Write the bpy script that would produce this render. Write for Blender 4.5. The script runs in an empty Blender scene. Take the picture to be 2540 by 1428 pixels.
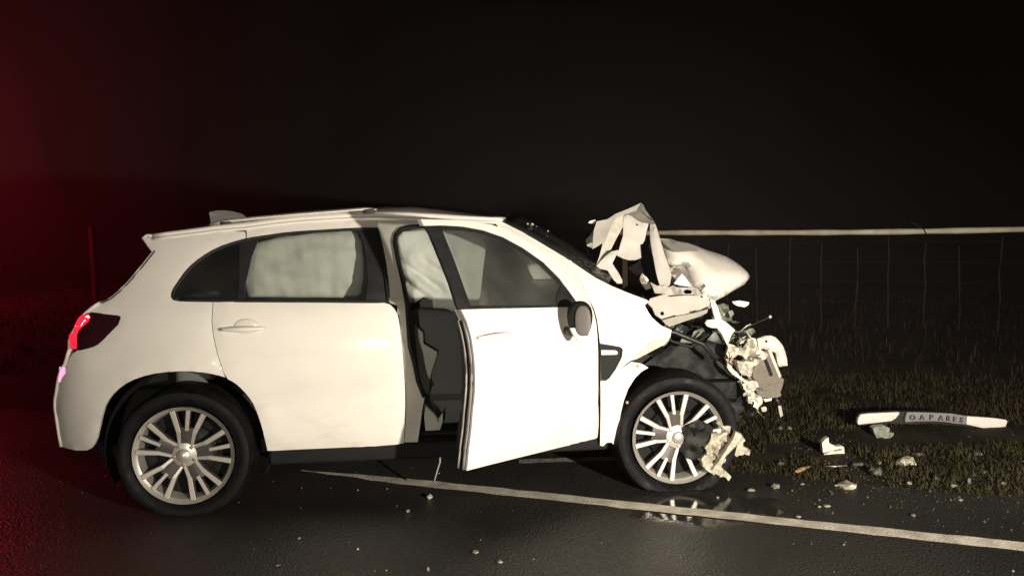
import bpy, bmesh, math, random
import numpy as np
from mathutils import Vector, Matrix, noise
from mathutils.geometry import delaunay_2d_cdt

# ------------------------------------------------------------------ camera, sky, lamps, exposure
scene = bpy.context.scene
C = scene.collection
cam = bpy.data.cameras.new('camera'); camo = bpy.data.objects.new('camera', cam); C.objects.link(camo)
cam.sensor_width = 36; cam.lens = 36 * 2000 / 2540; cam.clip_start = .05; cam.clip_end = 600
camo.matrix_world = Matrix.Translation((0, 0, 1.5)) @ Matrix.Rotation(math.radians(90 - 4.83), 4, 'X') @ Matrix.Rotation(math.radians(-1.2), 4, 'Z')
scene.camera = camo
world = bpy.data.worlds.new('World'); scene.world = world; world.use_nodes = True
wn = world.node_tree.nodes; wl = world.node_tree.links
sky = wn.new('ShaderNodeTexSky'); sky.sky_type = 'NISHITA'; sky.sun_disc = False
sky.sun_elevation = math.radians(-9); sky.sun_rotation = math.radians(200)
bg = wn['Background']; bg.inputs['Strength'].default_value = .02; wl.new(sky.outputs[0], bg.inputs[0])
scene.view_settings.view_transform = 'Standard'; scene.view_settings.look = 'None'
scene.view_settings.exposure = 0; scene.view_settings.gamma = 1; scene.view_settings.use_curve_mapping = False
scene.cycles.max_bounces = 6; scene.cycles.diffuse_bounces = 4; scene.cycles.glossy_bounces = 3
scene.cycles.transmission_bounces = 4; scene.cycles.transparent_max_bounces = 12; scene.cycles.volume_bounces = 0
scene.cycles.sample_clamp_indirect = 2.0; scene.cycles.use_denoising = True
def spot(name, loc, target, power, color, angle, blend, size):
    l = bpy.data.lights.new(name, 'SPOT'); l.energy = power; l.color = color; l.spot_size = math.radians(angle)
    l.spot_blend = blend; l.shadow_soft_size = size
    o = bpy.data.objects.new(name, l); C.objects.link(o); o.location = loc
    o.rotation_euler = (Vector(target) - Vector(loc)).to_track_quat('-Z', 'Y').to_euler()
    return o
# dipped headlamp of the vehicle that stands to the right of the camera
spot('headlamp_beam', (2.3, .05, 1.2), (1.25, 4.2, .75), 1720, (1, .905, .76), 98, 1.0, .06)
# added fill lamp behind the camera, lifts the shadows; no vehicle there
spot('fill_lamp', (-.6, -7.5, 1.1), (.5, 4.5, .9), 1150, (1, .91, .77), 46, .8, .12)
# red beacon of the vehicle standing behind and to the left, outside the picture
spot('red_beacon', (-13.2, 14.6, 2.6), (-5, 14.6, 4.6), 1350, (1, .025, .07), 162, 1.0, .15)

# ------------------------------------------------------------------ shapes measured for the car
PW=[(.15,.78),(.25,.845),(.38,.882),(.55,.898),(.75,.905),(.92,.895),(1.06,.868),(1.2,.805),(1.35,.73),(1.5,.648),(1.6,.58),(1.75,.46)]
def prof(w):
    n=len(PW)
    if w<=PW[0][0]: return PW[0][1]
    if w>=PW[-1][0]: return PW[-1][1]
    for i in range(n-1):
        if w<=PW[i+1][0]: break
    x0,y0=PW[i];x1,y1=PW[i+1];h=x1-x0
    def sl(k):
        if k==0: return (PW[1][1]-PW[0][1])/(PW[1][0]-PW[0][0])
        if k==n-1: return (PW[-1][1]-PW[-2][1])/(PW[-1][0]-PW[-2][0])
        return (PW[k+1][1]-PW[k-1][1])/(PW[k+1][0]-PW[k-1][0])
    t=(w-x0)/h
    return (2*t**3-3*t*t+1)*y0+(t**3-2*t*t+t)*h*sl(i)+(-2*t**3+3*t*t)*y1+(t**3-t*t)*h*sl(i+1)
def V(u,w):
    """half width of the body at length u and height w"""
    b=prof(w)
    if u<.1: b-=.13*((.1-u)/.85)**2
    if u<-.45: b-=.16*((-.45-u)/.35)**2
    if u>2.0: b-=.07*((u-2.0)/.8)**2
    for c in (0.0,2.575):      # slight flare over the wheel arches
        r=math.hypot(u-c,w-.34)
        b+=.014*math.exp(-((r-.42)/.09)**2)
    b-=.010*math.exp(-((w-.62-.06*(u-1))/.07)**2)*(1 if -.1<u<2.2 else 0)*min(1,max(0,(u+.1)/.5))*min(1,max(0,(2.2-u)/.4))
    return b

D = {"quarter":[[-0.222,1.445],[-0.158,1.376],[-0.226,1.278],[-0.299,1.188],[-0.357,1.138],[-0.407,1.115],[-0.468,1.075],[-0.288,1.049],[-0.304,1.007],[-0.389,0.916],[-0.443,0.888],[-0.535,0.878],[-0.605,0.797],[-0.644,0.757],[-0.682,0.649],[-0.711,0.578],[-0.703,0.468],[-0.698,0.337],[-0.58,0.337],[-0.495,0.347],[-0.448,0.4],[-0.422,0.477],[-0.403,0.541],[-0.376,0.605],[-0.322,0.668],[-0.245,0.72],[-0.139,0.754],[-0.016,0.767],[0.104,0.761],[0.203,0.738],[0.236,0.725],[0.201,0.841],[0.173,0.975],[0.177,1.109],[0.081,1.117],[-0.017,1.126],[-0.029,1.142],[-0.026,1.168],[-0.008,1.202],[0.036,1.272],[0.103,1.333],[0.181,1.379],[0.262,1.407],[0.322,1.422],[0.314,1.465],[0.172,1.475],[0.048,1.46],[-0.077,1.448]],
 "rear_door":[[0.24,0.722],[0.205,0.841],[0.177,0.975],[0.181,1.108],[0.336,1.106],[0.531,1.1],[0.737,1.092],[0.956,1.084],[1.075,1.081],[1.119,1.034],[1.132,0.976],[1.142,0.87],[1.147,0.764],[1.15,0.677],[1.151,0.569],[1.144,0.438],[1.136,0.326],[1.078,0.317],[0.813,0.316],[0.5,0.317],[0.426,0.321],[0.42,0.374],[0.409,0.452],[0.392,0.517],[0.365,0.592],[0.319,0.66],[0.281,0.697]],
 "rear_door_top":[[0.328,1.424],[0.408,1.435],[0.555,1.453],[0.726,1.46],[0.876,1.466],[1.015,1.467],[1.013,1.507],[0.875,1.523],[0.723,1.517],[0.594,1.511],[0.458,1.499],[0.322,1.476]],
 "rear_glass":[[-0.017,1.126],[-0.029,1.142],[-0.026,1.168],[-0.008,1.202],[0.036,1.272],[0.103,1.333],[0.181,1.379],[0.262,1.407],[0.328,1.424],[0.408,1.435],[0.555,1.453],[0.726,1.46],[0.876,1.466],[1.015,1.467],[1.039,1.374],[1.061,1.246],[1.077,1.085],[0.956,1.088],[0.737,1.097],[0.336,1.11],[0.081,1.119]],
 "rear_appl":[[0.915,1.465],[1.015,1.467],[1.039,1.374],[1.061,1.246],[1.077,1.085],[0.956,1.088],[0.97,1.186],[0.961,1.312],[0.942,1.397]],
 "quarter_appl":[[0.287,1.41],[0.329,1.42],[0.387,1.427],[0.356,1.327],[0.336,1.203],[0.333,1.114],[0.301,1.115],[0.301,1.225]],
 "rear_airbag":[[0.293,-0.6,1.3],[0.326,-0.6,1.376],[0.367,-0.6,1.408],[0.497,-0.6,1.432],[0.672,-0.6,1.45],[0.858,-0.6,1.461],[0.901,-0.6,1.44],[0.921,-0.6,1.395],[0.931,-0.6,1.306],[0.925,-0.6,1.194],[0.907,-0.6,1.105],[0.877,-0.6,1.081],[0.701,-0.6,1.086],[0.482,-0.6,1.09],[0.298,-0.6,1.098],[0.281,-0.6,1.189]],
 "fender":[[2.196,0.369],[2.195,0.625],[2.197,0.834],[2.186,0.952],[2.171,1.017],[2.144,1.071],[2.118,1.145],[2.08,1.209],[2.029,1.264],[2.114,1.226],[2.198,1.174],[2.283,1.129],[2.369,1.091],[2.457,1.056],[2.483,1.042],[2.454,1.024],[2.47,0.991],[2.491,0.957],[2.54,0.912],[2.601,0.883],[2.59,0.842],[2.536,0.843],[2.49,0.837],[2.439,0.802],[2.367,0.745],[2.306,0.685],[2.366,0.724],[2.423,0.712],[2.463,0.687],[2.424,0.667],[2.388,0.633],[2.351,0.576],[2.327,0.51],[2.312,0.447],[2.3,0.369],[2.294,0.295],[2.294,0.26],[2.276,0.259],[2.263,0.273],[2.237,0.273],[2.218,0.253],[2.199,0.26]],
 "vent":[[2.197,0.83],[2.259,0.819],[2.308,0.808],[2.323,0.795],[2.315,0.753],[2.279,0.688],[2.242,0.64],[2.223,0.629],[2.199,0.63],[2.197,0.69],[2.196,0.776]],
 "vent_lamp":[[2.205,0.792],[2.283,0.787],[2.295,0.777],[2.288,0.766],[2.205,0.767]],
 "lip_strip":[[2.592,-0.839,0.843],[2.588,-0.843,0.825],[2.56,-0.851,0.803],[2.469,-0.864,0.765],[2.399,-0.872,0.732],[2.367,-0.874,0.727],[2.329,-0.876,0.698],[2.304,-0.878,0.68],[2.368,-0.872,0.745],[2.439,-0.862,0.802],[2.491,-0.852,0.836],[2.524,-0.847,0.843]],
 "tail_lens":[[-0.458,1.067],[-0.376,1.062],[-0.298,1.053],[-0.285,1.041],[-0.297,1.007],[-0.35,0.956],[-0.41,0.911],[-0.453,0.888],[-0.507,0.877],[-0.558,0.886],[-0.566,0.955],[-0.543,0.968],[-0.53,1.009],[-0.511,1.044],[-0.486,1.064]],
 "tail_lit":[[-0.486,1.062],[-0.455,1.06],[-0.444,1.045],[-0.453,1.027],[-0.48,1.004],[-0.506,0.981],[-0.519,0.952],[-0.518,0.9],[-0.525,0.885],[-0.557,0.889],[-0.566,0.955],[-0.541,0.968],[-0.528,1.009],[-0.51,1.042]],
 "tail_hot":[[-0.513,1.018],[-0.488,1.038],[-0.454,1.056],[-0.448,1.047],[-0.478,1.024],[-0.49,1.004],[-0.523,1.0]],
 "glint_patch":[[-0.645,0.781],[-0.605,0.783],[-0.602,0.755],[-0.631,0.728],[-0.649,0.702],[-0.661,0.704],[-0.652,0.732]],
 "rear_edge_top":[[-0.158,1.376],[-0.226,1.278],[-0.299,1.188],[-0.357,1.138],[-0.407,1.115]],
 "rear_edge_mid":[[-0.407,1.115],[-0.468,1.075],[-0.51,1.018],[-0.567,0.935],[-0.568,0.881]],
 "rear_edge_low":[[-0.568,0.881],[-0.605,0.797],[-0.644,0.757],[-0.682,0.649],[-0.711,0.578],[-0.703,0.468],[-0.698,0.337]],
 "spoiler":[[-0.222,1.445],[-0.158,1.376],[-0.115,1.413],[-0.077,1.446],[-0.162,1.444]],
 "gutter":[[-0.166,1.439],[-0.077,1.448],[0.048,1.46],[0.172,1.475],[0.321,1.484],[0.458,1.501],[0.594,1.513],[0.723,1.519],[0.875,1.525],[1.019,1.524],[1.159,1.521],[1.258,1.515],[1.38,1.508],[1.513,1.498],[1.635,1.491],[1.702,1.486]],
 "rail":[[0.115,-0.6,1.508],[0.201,-0.6,1.524],[0.373,-0.6,1.538],[0.589,-0.6,1.553],[0.807,-0.6,1.566],[0.972,-0.6,1.576],[1.016,-0.6,1.571]],
 "fin":[[-0.047,-0.0,1.586],[0.002,-0.0,1.594],[0.062,0.0,1.593],[0.122,-0.0,1.58],[0.165,-0.0,1.562],[0.193,-0.0,1.534],[-0.033,-0.0,1.511]],
 "apillar":[[1.658,1.495],[1.713,1.485],[1.82,1.428],[1.927,1.36],[2.032,1.292],[2.115,1.234],[2.198,1.174],[2.283,1.129],[2.277,1.066],[2.162,1.017],[2.128,1.092],[2.077,1.178],[2.005,1.239],[1.901,1.317],[1.796,1.395],[1.688,1.455]],
 "pillar_edge":[[1.702,1.49],[1.82,1.423],[1.926,1.357],[2.032,1.29],[2.115,1.232],[2.198,1.174],[2.262,1.139]],
 "bpillar":[[0.879,-0.602,1.518],[1.019,-0.601,1.52],[1.258,-0.607,1.51],[1.38,-0.612,1.501],[1.379,-0.634,1.464],[1.247,-0.629,1.473],[1.159,-0.633,1.466],[1.126,-0.642,1.45],[1.113,-0.663,1.411],[1.128,-0.717,1.308],[1.156,-0.779,1.181],[1.176,-0.83,1.068],[1.177,-0.859,0.932],[1.183,-0.868,0.827],[1.21,-0.87,0.762],[1.224,-0.86,0.663],[1.255,-0.86,0.575],[1.24,-0.86,0.511],[1.224,-0.852,0.412],[1.208,-0.834,0.32],[1.131,-0.835,0.322],[1.101,-0.841,0.349],[1.123,-0.833,1.059],[1.075,-0.826,1.081],[1.04,-0.716,1.31],[1.006,-0.631,1.47],[0.898,-0.624,1.481]],
 "seal":[[1.401,-0.651,1.474],[1.273,-0.652,1.473],[1.192,-0.654,1.47],[1.148,-0.659,1.46],[1.12,-0.675,1.432],[1.113,-0.695,1.394],[1.126,-0.734,1.318],[1.156,-0.802,1.181],[1.176,-0.853,1.068],[1.18,-0.876,0.974],[1.185,-0.89,0.848],[1.206,-0.893,0.762],[1.222,-0.883,0.663],[1.253,-0.883,0.575]],
 "door":[[1.266,1.093],[1.396,1.085],[1.653,1.066],[1.92,1.047],[2.055,1.035],[2.156,1.021],[2.169,0.943],[2.168,0.835],[2.166,0.727],[2.156,0.51],[2.182,0.312],[1.923,0.315],[1.628,0.327],[1.411,0.336],[1.26,0.341],[1.262,0.444],[1.278,0.546],[1.297,0.656],[1.3,0.771],[1.301,0.864],[1.296,0.958],[1.283,1.038]],
 "door_top":[[1.21,1.511],[1.34,1.507],[1.486,1.497],[1.635,1.478],[1.73,1.449],[1.821,1.405],[1.934,1.343],[2.054,1.28],[2.099,1.218],[2.127,1.153],[2.14,1.069],[2.153,1.024],[2.056,1.037],[2.02,1.104],[1.974,1.19],[1.899,1.277],[1.794,1.354],[1.684,1.413],[1.567,1.451],[1.447,1.472],[1.326,1.48],[1.214,1.48]],
 "door_bar":[[1.219,1.476],[1.314,1.474],[1.322,1.333],[1.326,1.211],[1.33,1.107],[1.325,1.093],[1.256,1.097],[1.252,1.112],[1.254,1.207],[1.244,1.333],[1.236,1.442]],
 "door_glass":[[1.313,1.472],[1.446,1.47],[1.566,1.449],[1.683,1.411],[1.793,1.352],[1.898,1.275],[1.973,1.188],[1.997,1.131],[1.957,1.041],[1.652,1.064],[1.329,1.091],[1.326,1.211],[1.322,1.333]],
 "door_sash":[[1.315,1.476],[1.446,1.47],[1.566,1.449],[1.683,1.411],[1.793,1.352],[1.898,1.275],[1.973,1.188],[1.995,1.139],[1.972,1.137],[1.95,1.179],[1.879,1.262],[1.776,1.337],[1.668,1.394],[1.554,1.431],[1.438,1.452],[1.315,1.457]],
 "door_belt":[[1.255,1.094],[1.324,1.091],[1.652,1.064],[1.957,1.041],[1.962,1.055],[1.657,1.079],[1.33,1.106],[1.255,1.108]],
 "door_sail":[[1.878,1.038],[1.917,1.112],[1.982,1.161],[1.997,1.143],[2.028,1.087],[2.055,1.035],[2.072,1.016]],
 "mirror_c":[[2.006,0.96]],
 "mirror_px":[],
 "door_handle":[[1.414,1.02],[1.529,1.012]],
 "rear_handle":[[0.223,0.967],[0.45,0.956]],
 "rear_handle_cup":[[0.352,0.969]],
 "hinge":[2.188,-0.875],
 "front_airbag":[[1.119,-0.6,1.413],[1.155,-0.6,1.448],[1.289,-0.6,1.454],[1.424,-0.6,1.46],[1.602,-0.6,1.402],[1.615,-0.6,1.357],[1.598,-0.6,1.244],[1.576,-0.6,1.085],[1.555,-0.6,1.024],[1.513,-0.6,1.009],[1.456,-0.6,0.984],[1.377,-0.6,1.009],[1.31,-0.6,1.018],[1.304,-0.6,1.059],[1.256,-0.6,1.081],[1.21,-0.6,1.051],[1.174,-0.6,1.045],[1.153,-0.6,1.165],[1.128,-0.6,1.301]],
 "seat_back":[[1.158,-0.5,0.949],[1.173,-0.5,1.004],[1.229,-0.5,1.007],[1.32,-0.5,0.998],[1.389,-0.5,0.993],[1.458,-0.5,0.968],[1.484,-0.5,0.915],[1.492,-0.5,0.68],[1.486,-0.5,0.443],[1.482,-0.5,0.264],[1.346,-0.5,0.263],[1.269,-0.5,0.334],[1.223,-0.5,0.454],[1.199,-0.5,0.644],[1.176,-0.5,0.809]],
 "headrest":[[1.22,-0.45,0.993],[1.224,-0.45,1.035],[1.243,-0.45,1.058],[1.271,-0.45,1.064],[1.298,-0.45,1.052],[1.309,-0.45,1.018],[1.31,-0.45,0.985]],
 "trim_upper":[[1.201,-0.6,0.923],[1.247,-0.6,0.881],[1.249,-0.6,0.815],[1.324,-0.6,0.768],[1.32,-0.6,0.742],[1.28,-0.6,0.629],[1.269,-0.6,0.525],[1.234,-0.6,0.556],[1.219,-0.6,0.661],[1.208,-0.6,0.794]],
 "trim_lower":[[1.244,-0.68,0.488],[1.304,-0.68,0.431],[1.321,-0.68,0.404],[1.347,-0.68,0.436],[1.342,-0.68,0.378],[1.303,-0.68,0.283],[1.249,-0.68,0.282],[1.247,-0.68,0.352],[1.24,-0.68,0.448]],
 "belt":[[1.183,-0.7,0.681],[1.208,-0.7,0.578],[1.249,-0.7,0.496],[1.304,-0.7,0.436],[1.321,-0.7,0.398]],
 "sill_plate":[[1.366,-0.66,0.334],[1.504,-0.66,0.302],[1.503,-0.66,0.261],[1.361,-0.66,0.271]],
 "strap":[[1.328,-0.8,0.295],[1.323,-0.8,0.195],[1.304,-0.8,0.139],[1.287,-0.8,0.084]],
 "h_back":[[2.577,-0.3,1.585],[2.5,-0.325,1.554],[2.408,-0.354,1.522],[2.354,-0.375,1.491],[2.286,-0.392,1.48],[2.264,-0.414,1.432],[2.252,-0.435,1.38],[2.244,-0.46,1.319],[2.273,-0.449,1.332],[2.305,-0.436,1.35],[2.32,-0.436,1.343],[2.355,-0.402,1.416],[2.406,-0.362,1.5],[2.476,-0.342,1.52],[2.541,-0.323,1.539]],
 "h_strip":[[2.554,-0.1,1.554],[2.443,-0.175,1.51],[2.38,-0.271,1.424],[2.325,-0.363,1.343],[2.289,-0.439,1.274],[2.257,-0.5,1.222],[2.349,-0.41,1.28],[2.386,-0.354,1.326],[2.424,-0.299,1.373],[2.469,-0.237,1.426],[2.491,-0.208,1.451],[2.49,-0.187,1.476],[2.511,-0.146,1.516]],
 "h_foot":[[2.255,-0.509,1.221],[2.249,-0.517,1.211],[2.281,-0.526,1.206],[2.316,-0.541,1.197],[2.321,-0.55,1.188],[2.338,-0.591,1.148],[2.356,-0.615,1.126],[2.384,-0.62,1.125],[2.387,-0.604,1.143],[2.377,-0.568,1.178],[2.361,-0.532,1.214],[2.352,-0.509,1.237],[2.371,-0.488,1.264],[2.391,-0.466,1.291],[2.402,-0.451,1.31],[2.361,-0.45,1.303],[2.318,-0.468,1.276]],
 "h_face":[[2.501,-0.166,1.506],[2.526,-0.15,1.518],[2.551,-0.155,1.508],[2.578,-0.17,1.485],[2.616,-0.182,1.464],[2.654,-0.178,1.46],[2.626,-0.232,1.408],[2.603,-0.283,1.359],[2.584,-0.307,1.338],[2.566,-0.315,1.333],[2.561,-0.346,1.302],[2.555,-0.38,1.269],[2.554,-0.391,1.257],[2.517,-0.411,1.246],[2.475,-0.42,1.246],[2.436,-0.418,1.257],[2.399,-0.406,1.277],[2.422,-0.372,1.306],[2.442,-0.331,1.344],[2.468,-0.284,1.387],[2.481,-0.24,1.431],[2.488,-0.201,1.471]],
 "h_flap":[[2.573,-0.018,1.558],[2.653,-0.0,1.591],[2.661,-0.026,1.577],[2.661,-0.08,1.545],[2.67,-0.147,1.508],[2.68,-0.215,1.472],[2.678,-0.25,1.452],[2.643,-0.22,1.459],[2.614,-0.192,1.467],[2.585,-0.142,1.488],[2.565,-0.095,1.509],[2.545,-0.068,1.52],[2.53,-0.065,1.518]],
 "h_column":[[2.655,-0.213,1.452],[2.674,-0.2,1.464],[2.689,-0.211,1.454],[2.691,-0.251,1.416],[2.691,-0.305,1.367],[2.691,-0.359,1.319],[2.69,-0.413,1.272],[2.693,-0.456,1.235],[2.694,-0.52,1.181],[2.692,-0.547,1.159],[2.66,-0.617,1.103],[2.626,-0.62,1.102],[2.604,-0.612,1.109],[2.604,-0.563,1.148],[2.606,-0.52,1.183],[2.614,-0.456,1.237],[2.619,-0.402,1.283],[2.626,-0.337,1.34],[2.637,-0.278,1.393]],
 "h_shell":[[2.758,-0.053,1.36],[2.825,-0.034,1.359],[2.88,-0.031,1.341],[2.948,-0.021,1.329],[3.013,-0.02,1.306],[3.077,-0.024,1.278],[3.165,-0.021,1.25],[3.219,-0.023,1.227],[3.27,-0.035,1.194],[3.312,-0.053,1.157],[3.334,-0.069,1.131],[3.34,-0.088,1.105],[3.323,-0.11,1.086],[3.282,-0.146,1.058],[3.225,-0.183,1.037],[3.142,-0.236,1.008],[3.041,-0.3,0.975],[3.015,-0.3,0.984],[2.994,-0.3,0.992],[2.953,-0.299,1.009],[2.95,-0.261,1.051],[2.915,-0.258,1.067],[2.904,-0.227,1.106],[2.896,-0.186,1.155],[2.897,-0.164,1.179],[2.876,-0.164,1.188],[2.822,-0.188,1.18],[2.775,-0.221,1.16],[2.769,-0.171,1.219],[2.762,-0.095,1.309]],
 "h_flap_hole":[[2.625,-0.12,1.55],[2.64,-0.12,1.514],[2.661,-0.12,1.487],[2.677,-0.12,1.475],[2.673,-0.12,1.486],[2.648,-0.12,1.511],[2.635,-0.12,1.537]],
 "h_face_hole":[[2.563,-0.25,1.452],[2.571,-0.25,1.46],[2.583,-0.25,1.454],[2.576,-0.25,1.447]],
 "h_wedge":[[2.749,-0.1,1.356],[2.851,-0.127,1.339],[2.961,-0.18,1.307],[2.959,-0.226,1.282],[2.883,-0.228,1.283],[2.817,-0.24,1.278],[2.792,-0.22,1.29],[2.76,-0.149,1.329]],
 "h_chip":[[2.242,-0.35,1.471],[2.252,-0.35,1.483],[2.285,-0.35,1.49],[2.29,-0.35,1.478],[2.275,-0.35,1.466]],
 "h_glass":[[2.289,-0.3,1.441],[2.278,-0.3,1.411],[2.277,-0.3,1.317],[2.242,-0.3,1.333],[2.233,-0.3,1.368],[2.263,-0.3,1.397]],
 "bump_hole":[[3.254,-0.52,0.751],[3.264,-0.52,0.762],[3.277,-0.52,0.752],[3.266,-0.52,0.741]],
 "h_shell_fold":[[2.858,-0.05,1.268],[2.959,0.015,1.272],[3.041,0.05,1.269],[3.002,-0.02,1.248],[2.941,-0.093,1.232],[2.846,-0.23,1.2],[2.807,-0.271,1.193],[2.752,-0.32,1.187],[2.768,-0.194,1.231]],
 "h_under":[[2.6,-0.239,1.267],[2.671,-0.15,1.334],[2.66,-0.227,1.275],[2.655,-0.303,1.219],[2.644,-0.38,1.164],[2.64,-0.431,1.128],[2.6,-0.45,1.116],[2.57,-0.431,1.13],[2.527,-0.405,1.149],[2.497,-0.367,1.177],[2.483,-0.341,1.195],[2.555,-0.297,1.226]],
 "mangle1":[[2.719,-0.447,1.19],[2.754,-0.434,1.198],[2.798,-0.42,1.206],[2.81,-0.447,1.188],[2.819,-0.482,1.165],[2.805,-0.523,1.14],[2.809,-0.544,1.127],[2.813,-0.579,1.104],[2.795,-0.6,1.092],[2.738,-0.6,1.094],[2.696,-0.579,1.108],[2.702,-0.523,1.142]],
 "mangle_tri":[[2.726,-0.64,1.173],[2.702,-0.64,1.148],[2.678,-0.64,1.119],[2.73,-0.64,1.105],[2.783,-0.64,1.097],[2.754,-0.64,1.14]],
 "mangle2":[[2.541,-0.66,1.131],[2.576,-0.66,1.113],[2.646,-0.66,1.105],[2.67,-0.66,1.11],[2.711,-0.66,1.097],[2.776,-0.66,1.101],[2.812,-0.66,1.089],[2.835,-0.66,1.047],[2.752,-0.66,1.038],[2.67,-0.66,1.035],[2.64,-0.66,1.047],[2.623,-0.66,1.062],[2.558,-0.66,1.067],[2.546,-0.66,1.102]],
 "mangle2_hole":[[2.726,-0.66,1.077],[2.753,-0.66,1.084],[2.785,-0.66,1.075],[2.776,-0.66,1.058],[2.741,-0.66,1.059]],
 "apron":[[2.518,-0.72,1.045],[2.571,-0.72,1.059],[2.606,-0.72,1.068],[2.629,-0.72,1.052],[2.675,-0.72,1.055],[2.722,-0.72,1.057],[2.804,-0.72,1.053],[2.816,-0.72,1.036],[2.862,-0.72,1.023],[2.857,-0.72,0.995],[2.815,-0.72,0.979],[2.675,-0.72,0.953],[2.582,-0.72,0.928],[2.547,-0.72,0.952],[2.53,-0.72,0.993],[2.507,-0.72,1.017]],
 "apron_hole":[[2.577,-0.72,0.968],[2.595,-0.72,0.97],[2.6,-0.72,0.955],[2.59,-0.72,0.947],[2.577,-0.72,0.953]],
 "apron_lip":[[2.576,-0.759,0.925],[2.668,-0.744,0.945],[2.764,-0.734,0.958],[2.851,-0.72,0.976],[2.84,-0.733,0.956],[2.802,-0.744,0.942],[2.709,-0.761,0.918],[2.611,-0.78,0.892],[2.59,-0.771,0.906]],
 "arm":[[2.883,-0.66,1.028],[2.907,-0.66,1.016],[2.931,-0.66,0.974],[2.943,-0.66,0.933],[2.949,-0.66,0.91],[2.991,-0.66,0.879],[3.03,-0.66,0.842],[3.009,-0.66,0.814],[2.985,-0.66,0.756],[2.967,-0.66,0.791],[2.949,-0.66,0.827],[2.925,-0.66,0.858],[2.895,-0.66,0.859],[2.865,-0.66,0.871],[2.853,-0.66,0.889],[2.865,-0.66,0.906],[2.895,-0.66,0.908],[2.913,-0.66,0.911],[2.901,-0.66,0.946],[2.895,-0.66,0.976],[2.889,-0.66,0.999]],
 "shard_a":[[3.129,-0.35,0.973],[3.174,-0.35,0.978],[3.235,-0.35,0.966],[3.232,-0.35,0.951],[3.206,-0.35,0.936],[3.161,-0.35,0.947],[3.136,-0.35,0.96]],
 "crumble":[[2.987,-0.5,0.968],[3.03,-0.5,0.978],[3.055,-0.5,0.966],[3.061,-0.5,0.911],[3.08,-0.5,0.868],[3.037,-0.5,0.869],[3.012,-0.5,0.894],[2.999,-0.5,0.931]],
 "glint_wire":[[3.265,-0.2,0.782],[3.311,-0.2,0.803],[3.371,-0.2,0.827],[3.431,-0.2,0.853]],
 "liner":[[2.721,-0.42,0.814],[2.814,-0.42,0.823],[2.94,-0.42,0.831],[3.003,-0.42,0.817],[3.053,-0.42,0.753],[3.072,-0.42,0.697],[3.079,-0.42,0.616],[3.143,-0.42,0.513],[3.181,-0.42,0.449],[3.207,-0.42,0.373],[3.169,-0.42,0.273],[3.118,-0.42,0.212],[2.699,-0.42,0.231],[2.551,-0.42,0.61],[2.72,-0.42,0.728]],
 "liner_flap":[[2.885,-0.6,0.785],[2.928,-0.6,0.829],[2.964,-0.6,0.813],[2.988,-0.6,0.752],[2.952,-0.6,0.759]],
 "bump_end":[[3.218,-0.52,0.765],[3.268,-0.52,0.781],[3.304,-0.52,0.782],[3.331,-0.52,0.77],[3.354,-0.52,0.747],[3.377,-0.52,0.716],[3.39,-0.52,0.684],[3.402,-0.52,0.64],[3.405,-0.52,0.599],[3.355,-0.52,0.592],[3.343,-0.52,0.611],[3.336,-0.52,0.66],[3.332,-0.52,0.678],[3.309,-0.52,0.687],[3.282,-0.52,0.697],[3.259,-0.52,0.702],[3.232,-0.52,0.694],[3.223,-0.52,0.726]],
 "rod":[[3.256,-0.6,0.715],[3.286,-0.6,0.64],[3.323,-0.6,0.549]],
 "condenser":[[3.227,-0.5,0.678],[3.245,-0.5,0.688],[3.29,-0.5,0.687],[3.318,-0.5,0.63],[3.359,-0.5,0.526],[3.373,-0.5,0.526],[3.394,-0.5,0.511],[3.385,-0.5,0.467],[3.372,-0.5,0.432],[3.379,-0.5,0.413],[3.356,-0.5,0.403],[3.319,-0.5,0.402],[3.264,-0.5,0.405],[3.232,-0.5,0.428],[3.219,-0.5,0.451],[3.237,-0.5,0.482],[3.218,-0.5,0.509],[3.2,-0.5,0.532],[3.2,-0.5,0.572],[3.218,-0.5,0.625]],
 "m1":[[3.095,-0.56,0.762],[3.131,-0.56,0.77],[3.198,-0.56,0.772],[3.207,-0.56,0.732],[3.216,-0.56,0.701],[3.194,-0.56,0.671],[3.185,-0.56,0.637],[3.171,-0.56,0.628],[3.131,-0.56,0.656],[3.113,-0.56,0.674],[3.087,-0.56,0.675],[3.064,-0.56,0.659],[3.033,-0.56,0.664],[3.018,-0.56,0.704],[3.029,-0.56,0.747],[3.064,-0.56,0.737],[3.086,-0.56,0.719]],
 "m2":[[3.071,-0.6,0.648],[3.125,-0.6,0.648],[3.169,-0.6,0.64],[3.16,-0.6,0.592],[3.151,-0.6,0.562],[3.103,-0.6,0.564],[3.076,-0.6,0.596],[3.067,-0.6,0.622]],
 "m3":[[3.005,-0.6,0.65],[3.027,-0.6,0.628],[3.05,-0.6,0.597],[3.081,-0.6,0.569],[3.107,-0.6,0.547],[3.134,-0.6,0.532],[3.116,-0.6,0.516],[3.09,-0.6,0.534],[3.058,-0.6,0.561],[3.028,-0.6,0.58],[3.01,-0.6,0.615]],
 "m4":[[3.098,-0.6,0.512],[3.134,-0.6,0.528],[3.169,-0.6,0.531],[3.192,-0.6,0.517],[3.196,-0.6,0.495],[3.178,-0.6,0.474],[3.161,-0.6,0.462],[3.125,-0.6,0.459],[3.112,-0.6,0.485]],
 "m5":[[3.142,-0.58,0.458],[3.178,-0.58,0.461],[3.214,-0.58,0.433],[3.231,-0.58,0.419],[3.234,-0.58,0.397],[3.214,-0.58,0.376],[3.201,-0.58,0.35],[3.174,-0.58,0.369],[3.187,-0.58,0.395],[3.169,-0.58,0.426],[3.142,-0.58,0.414],[3.135,-0.58,0.432]],
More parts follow.
